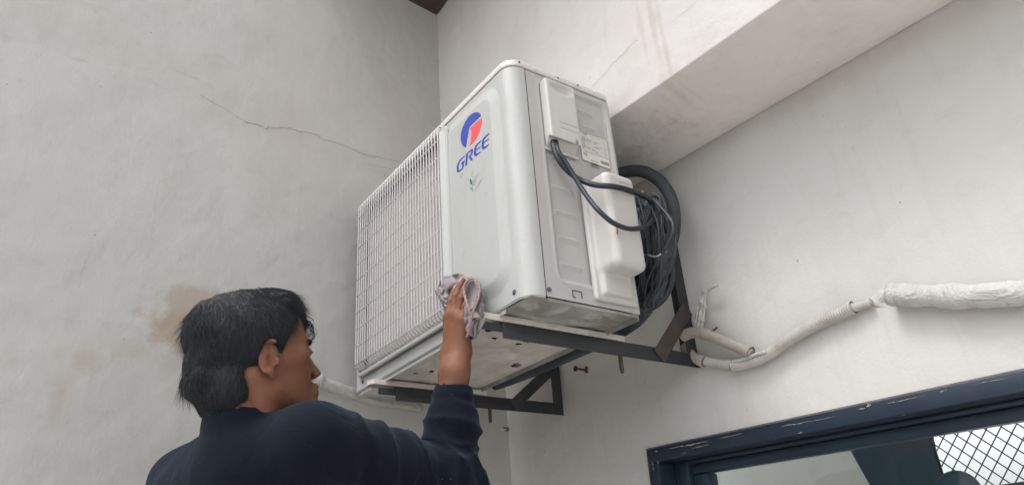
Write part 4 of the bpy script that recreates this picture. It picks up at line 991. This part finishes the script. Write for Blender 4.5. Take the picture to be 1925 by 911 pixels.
me.polygons.add(len(F_)); me.polygons.foreach_set('loop_start', (np.arange(len(F_))*4).astype(np.int32)); me.update(calc_edges=True)
o = finish(bpy.data.objects.new('hair_strands', me), M_strand, man, True); o['kind'] = 'stuff'
# curled lock over the forehead
m = MB()
for k in range(22):
    j_ = rng.normal(0, .0026, (4, 3))
    P = [V(.020, .074, .080), V(.030+.0006*k, .094, .062), V(.028+.0006*k, .104-.0007*k, .040), V(.020, .097-.0007*k, .022+.001*k)]
    m.tube([rel(hw(p)) for p in spl([a_+b_ for a_, b_ in zip(P, j_)], 6)], [.00050*(1-.6*i/18) for i in range(19)], 5)
obj('forelock', m, M_hair, man, smooth=True)
# --- shirt
s = SDF(np.minimum.reduce([SL, SR, PEL, ELL, EL, WRL])-V(.16, .20, .55), np.maximum.reduce([SL, SR, EL, WR, C7])+V(.12, .16, .10), .0048)
NB = hw((0, -.050, -.118))
s.cap(SL, SR, .068, .066, .03); s.cap(C7-V(0, 0, .02), SR*.85+C7*.15, .060, .060, .04); s.cap(C7-V(0, 0, .02), SL*.8+C7*.2, .060, .062, .04)
for sg_ in (-1, 1):
    s.cap(mid+Xb*sg_*.075-V(0, 0, .09)-Yb*.015, mid*.4+PEL*.6+Xb*sg_*.065, .105, .100, .06)
    s.cap(mid*.4+PEL*.6+Xb*sg_*.065, PEL+Xb*sg_*.08-V(0, 0, .02), .100, .110, .05); s.cap(PEL+Xb*sg_*.08, PEL+Xb*sg_*.11-V(0, 0, .42), .112, .122, .05)
s.cap(mid-V(0, 0, .06)-Yb*.05, mid-V(0, 0, .30)-Yb*.04, .090, .09, .06)
s.cap(SR, SR*.5+EL*.5, .062, .054, .03); s.cap(SR*.5+EL*.5, EL, .054, .050, .03)
CU = WR*.97+EL*.03
s.cap(EL, EL*.5+CU*.5, .049, .046, .02); s.cap(EL*.5+CU*.5, CU*.98+EL*.02, .046, .0365, .02)
s.cap(SL, ELL, .066, .056, .03); s.cap(ELL, WRL, .056, .040, .02)
s.cap(hw((0, -.048, -.150)), hw((0, -.048, -.096)), .067, .0615, .012)
s.cap(hw((0, -.044, -.080)), hw((0, -.030, -.0)), .0545, .064, .003, 'sub')
dA = nrm(CU-EL); s.cap(CU+dA*.024, CU+dA*.09, .058, .07, .002, 'sub'); s.cap(CU-dA*.03, CU+dA*.05, .0300, .0315, .002, 'sub')
v_, f_ = s.mesh(); v_ = relax(v_, f_, 2); n_ = vnorm(v_, f_)
# cloth folds: across the bent arm, hanging down the back
def along(P, a_, b_):
    ab = b_-a_; t = ((P-a_)@ab)/(ab@ab); q_ = a_+np.clip(t, 0, 1)[:, None]*ab; return t, np.linalg.norm(P-q_, axis=1)
t1_, r1_ = along(v_, SR, EL); t2_, r2_ = along(v_, EL, CU); t3_, r3_ = along(v_, SL, ELL)
w1 = np.clip((.085-r1_)/.02, 0, 1)*np.clip(t1_*2.5, 0, 1); w2 = np.clip((.075-r2_)/.02, 0, 1)*np.clip((.86-t2_)*5, 0, 1)
ang = (v_@V(.3, .5, .8))
f1_ = np.abs(noise(np.stack([t1_*8+ang*9, r1_*4+2, ang*14], -1))); f2_ = np.abs(noise(np.stack([t2_*7-ang*6, ang*10, r2_*5+9], -1)))
bx_ = (v_-mid)@Xb; bz_ = v_[:, 2]
f0_ = np.abs(noise(np.stack([bx_*15+1.5*noise(v_*4), bz_*3.0, v_@Yb*4], -1))); f00 = fbm(v_*11, 3)
wb = np.clip(1-w1-w2, 0, 1)*np.clip((C7[2]-.02-bz_)/.06, 0, 1)
elb = np.clip(1-np.linalg.norm(v_-EL, axis=1)/.12, 0, 1)
wq = v_ + .02*np.stack([fbm(v_*9+3, 2), fbm(v_*9+11, 2), fbm(v_*9+23, 2)], -1)
g1_ = np.abs(noise(np.stack([wq@nrm(EL-SR)*34+wq[:, 2]*18, wq[:, 2]*9, wq@Yb*6], -1))); g2_ = np.abs(noise(np.stack([wq[:, 2]*34+wq[:, 0]*22, wq[:, 0]*8, wq[:, 1]*8], -1)))
g0_ = np.abs(noise(np.stack([(wq-mid)@Xb*30, wq[:, 2]*5.5, wq@Yb*6], -1)))
disp = -(.013*w1*(1-f1_)**3 + .006*w2*(1-f2_)**3 + .012*wb*(1-f0_)**3) + .0045*f00*(.3+.7*wb) - .006*elb*(1-np.abs(noise(v_*26)))**3
disp -= .0022*np.exp(-((t2_-.80)/.012)**2)*(r2_ < .07)
disp -= .0055*w1*(1-g1_)**5 + .0045*w2*(1-g2_)**5 + .0050*wb*(1-g0_)**5
v_ = v_ + n_*disp[:, None]
npobj('shirt', rel(v_), f_, M_navy, man)
# cuff and collar bands
def band(c0_, c1_, r0_, r1_, name, th=.0022):
    a_ = V(*c0_); b_ = V(*c1_); d_ = nrm(b_-a_); m = MB(); P = [a_, a_+(b_-a_)*.04, a_+(b_-a_)*.96, b_, b_, a_]
    rr2 = [r0_+th*.4, r0_+th, r1_+th, r1_+th*.4, r1_-th, r0_-th]
    m.tube(P[:4], rr2[:4], 40, False); n = 40
    m.tube([b_, b_-d_*.012], [r1_-th*.6, r1_-th], 40, False)
    return m
# trousers
s = SDF(V(PEL[0]-.35, PEL[1]-.25, GROUND), V(PEL[0]+.35, PEL[1]+.30, PEL[2]), .008)
for sg_ in (-1, 1):
    hip = PEL+Xb*sg_*.09-V(0, 0, .1); kn_ = PEL+Xb*sg_*.09+V(0, .03, -.40)+Xb*sg_*.03; an = V(kn_[0], kn_[1]-.04, GROUND+.13)
    s.cap(hip, kn_, .095, .085, .03); s.cap(kn_, an, .085, .062, .02)
v_, f_ = s.mesh(); v_ = relax(v_, f_, 2); npobj('trousers', rel(v_), f_, M_trou, man)
tag(man, 'man with black hair in a dark navy shirt, reaching up to wipe the unit', 'person')

# ------------------------------------------------------------------ cleaning rag under and around the fingers
def fx_(x, y, off): return bp(x, y, 1, Y0-RISE-off)
rag = empty('cleaning_rag', tuple(TIP)); tag(rag, 'pinkish grey rag with braided hem pressed on the unit by the hand', 'rag')
rl = lambda p: V(*p)-TIP
top_ = [(818, 546), (827, 529), (842, 518), (860, 516), (880, 517), (893, 519), (903, 532)]
bot_ = [(834, 577), (845, 592), (858, 606), (870, 618), (880, 632), (893, 634), (911, 600)]
tp = spl([V(x, y, 0) for x, y in top_], 8); bt = spl([V(x, y, 0) for x, y in bot_], 8); nr_ = 40; g_ = []
for i in range(len(tp)):
    for j in range(nr_+1):
        t = j/nr_; u = i/(len(tp)-1); q_ = tp[i]*(1-t)+bt[i]*t
        ed_ = min(u, 1-u, t, 1-t)*2
        q_ = q_ + V(3.2*float(noise(V(u*11, t*9, 3))), 3.6*float(noise(V(u*11, t*9, 8))), 0)*(1-ed_)
        bulge = .005+.010*math.exp(-((u-.08)/.10)**2)*math.exp(-((t-.45)/.3)**2) + .040*np.clip((u-.70)/.12, 0, 1)*np.clip((1.05-t*.35), 0, 1)*math.sin(math.pi*min(1, .25+.75*(1-u)/.3*.5+.2))
        off = bulge*(1-.45*math.exp(-((q_[0]-857)/13)**2)) + (.0125*np.clip((866-q_[0])/12, 0, 1)) + .0055*float(fbm(V(u*7+2, t*5, 1.5), 3)) - .007*(1-abs(float(noise(V(u*8+t*3, t*6-u*3, 5)))))**4 + .001
        g_.append(rl(fx_(q_[0], q_[1], max(off, .0012))))
nn_ = nr_+1
o = npobj('cloth', g_, [(i*nn_+j, i*nn_+j+1, (i+1)*nn_+j+1, (i+1)*nn_+j) for i in range(len(tp)-1) for j in range(nr_)], M_rag, rag)
sm2 = o.modifiers.new('thick', 'SOLIDIFY'); sm2.thickness = .0016
m = MB()
lp_ = [(880, 618, .050), (884, 600, .050), (883, 585, .052), (878, 570, .054), (873, 552, .054), (873, 537, .052), (881, 526, .050), (892, 523, .048), (900, 533, .046), (901, 550, .048), (897, 567, .052), (890, 584, .054), (885, 602, .054), (881, 622, .052), (878, 633, .048)]
P = spl([rl(fx_(x, y, o_)) for x, y, o_ in lp_], 6)
for ph in (0, math.pi):
    Q = []
    for i, p in enumerate(P):
        a_ = i*1.15+ph; Q.append(p+V(math.cos(a_)*.0014, math.sin(a_)*.0014, math.sin(a_)*.0008))
    m.tube(Q, .0019, 7)
obj('braided_hem', m, M_braid, rag, smooth=True)
# the folded flap the hem closes round
g_ = []; hole_ = [(875, 552), (877, 537), (884, 529), (892, 527), (897, 535), (898, 550), (894, 566), (888, 580), (883, 578), (878, 566)]
cx_ = np.mean([p[0] for p in hole_]); cy_ = np.mean([p[1] for p in hole_])
for k, (sc_, of_) in enumerate(((1.08, .050), (1.0, .049), (.85, .044), (.6, .040), (.2, .038))):
    g_ += [rl(fx_(cx_+(x-cx_)*sc_, cy_+(y-cy_)*sc_, of_)) for x, y in hole_]
n = len(hole_); g_.append(np.mean(g_[-n:], axis=0)); o = npobj('folded_pocket', g_, [(4*n+i, 4*n+(i+1) % n, 5*n) for i in range(n)] + [(k*n+i, k*n+(i+1) % n, (k+1)*n+(i+1) % n, (k+1)*n+i) for k in range(4) for i in range(n)], M_rag, rag)
sm2 = o.modifiers.new('thick', 'SOLIDIFY'); sm2.thickness = .0012
g_ = []; fl1 = [(874, 575), (873, 592), (871, 606), (875, 618), (884, 631)]; fl2 = [(901, 545), (907, 570), (911, 590), (903, 606), (895, 634)]
f1s = spl([V(*p, 0) for p in fl1], 6); f2s = spl([V(*p, 0) for p in fl2], 6)
for i in range(len(f1s)):
    for j in range(13):
        t = j/12; q_ = f1s[i]*(1-t)+f2s[i]*t
        g_.append(rl(fx_(q_[0], q_[1], .030+.017*math.sin(math.pi*min(1, .35+t*.65))-.012*t + .007*float(fbm(V(i*.22, t*4, 2))) - .006*(1-abs(float(noise(V(i*.10+t*3, t*5-i*.1, 4)))))**4)))
o = npobj('rag_tail', g_, [(i*13+j, i*13+j+1, (i+1)*13+j+1, (i+1)*13+j) for i in range(len(f1s)-1) for j in range(12)], M_rag, rag)
sm2 = o.modifiers.new('thick', 'SOLIDIFY'); sm2.thickness = .0014
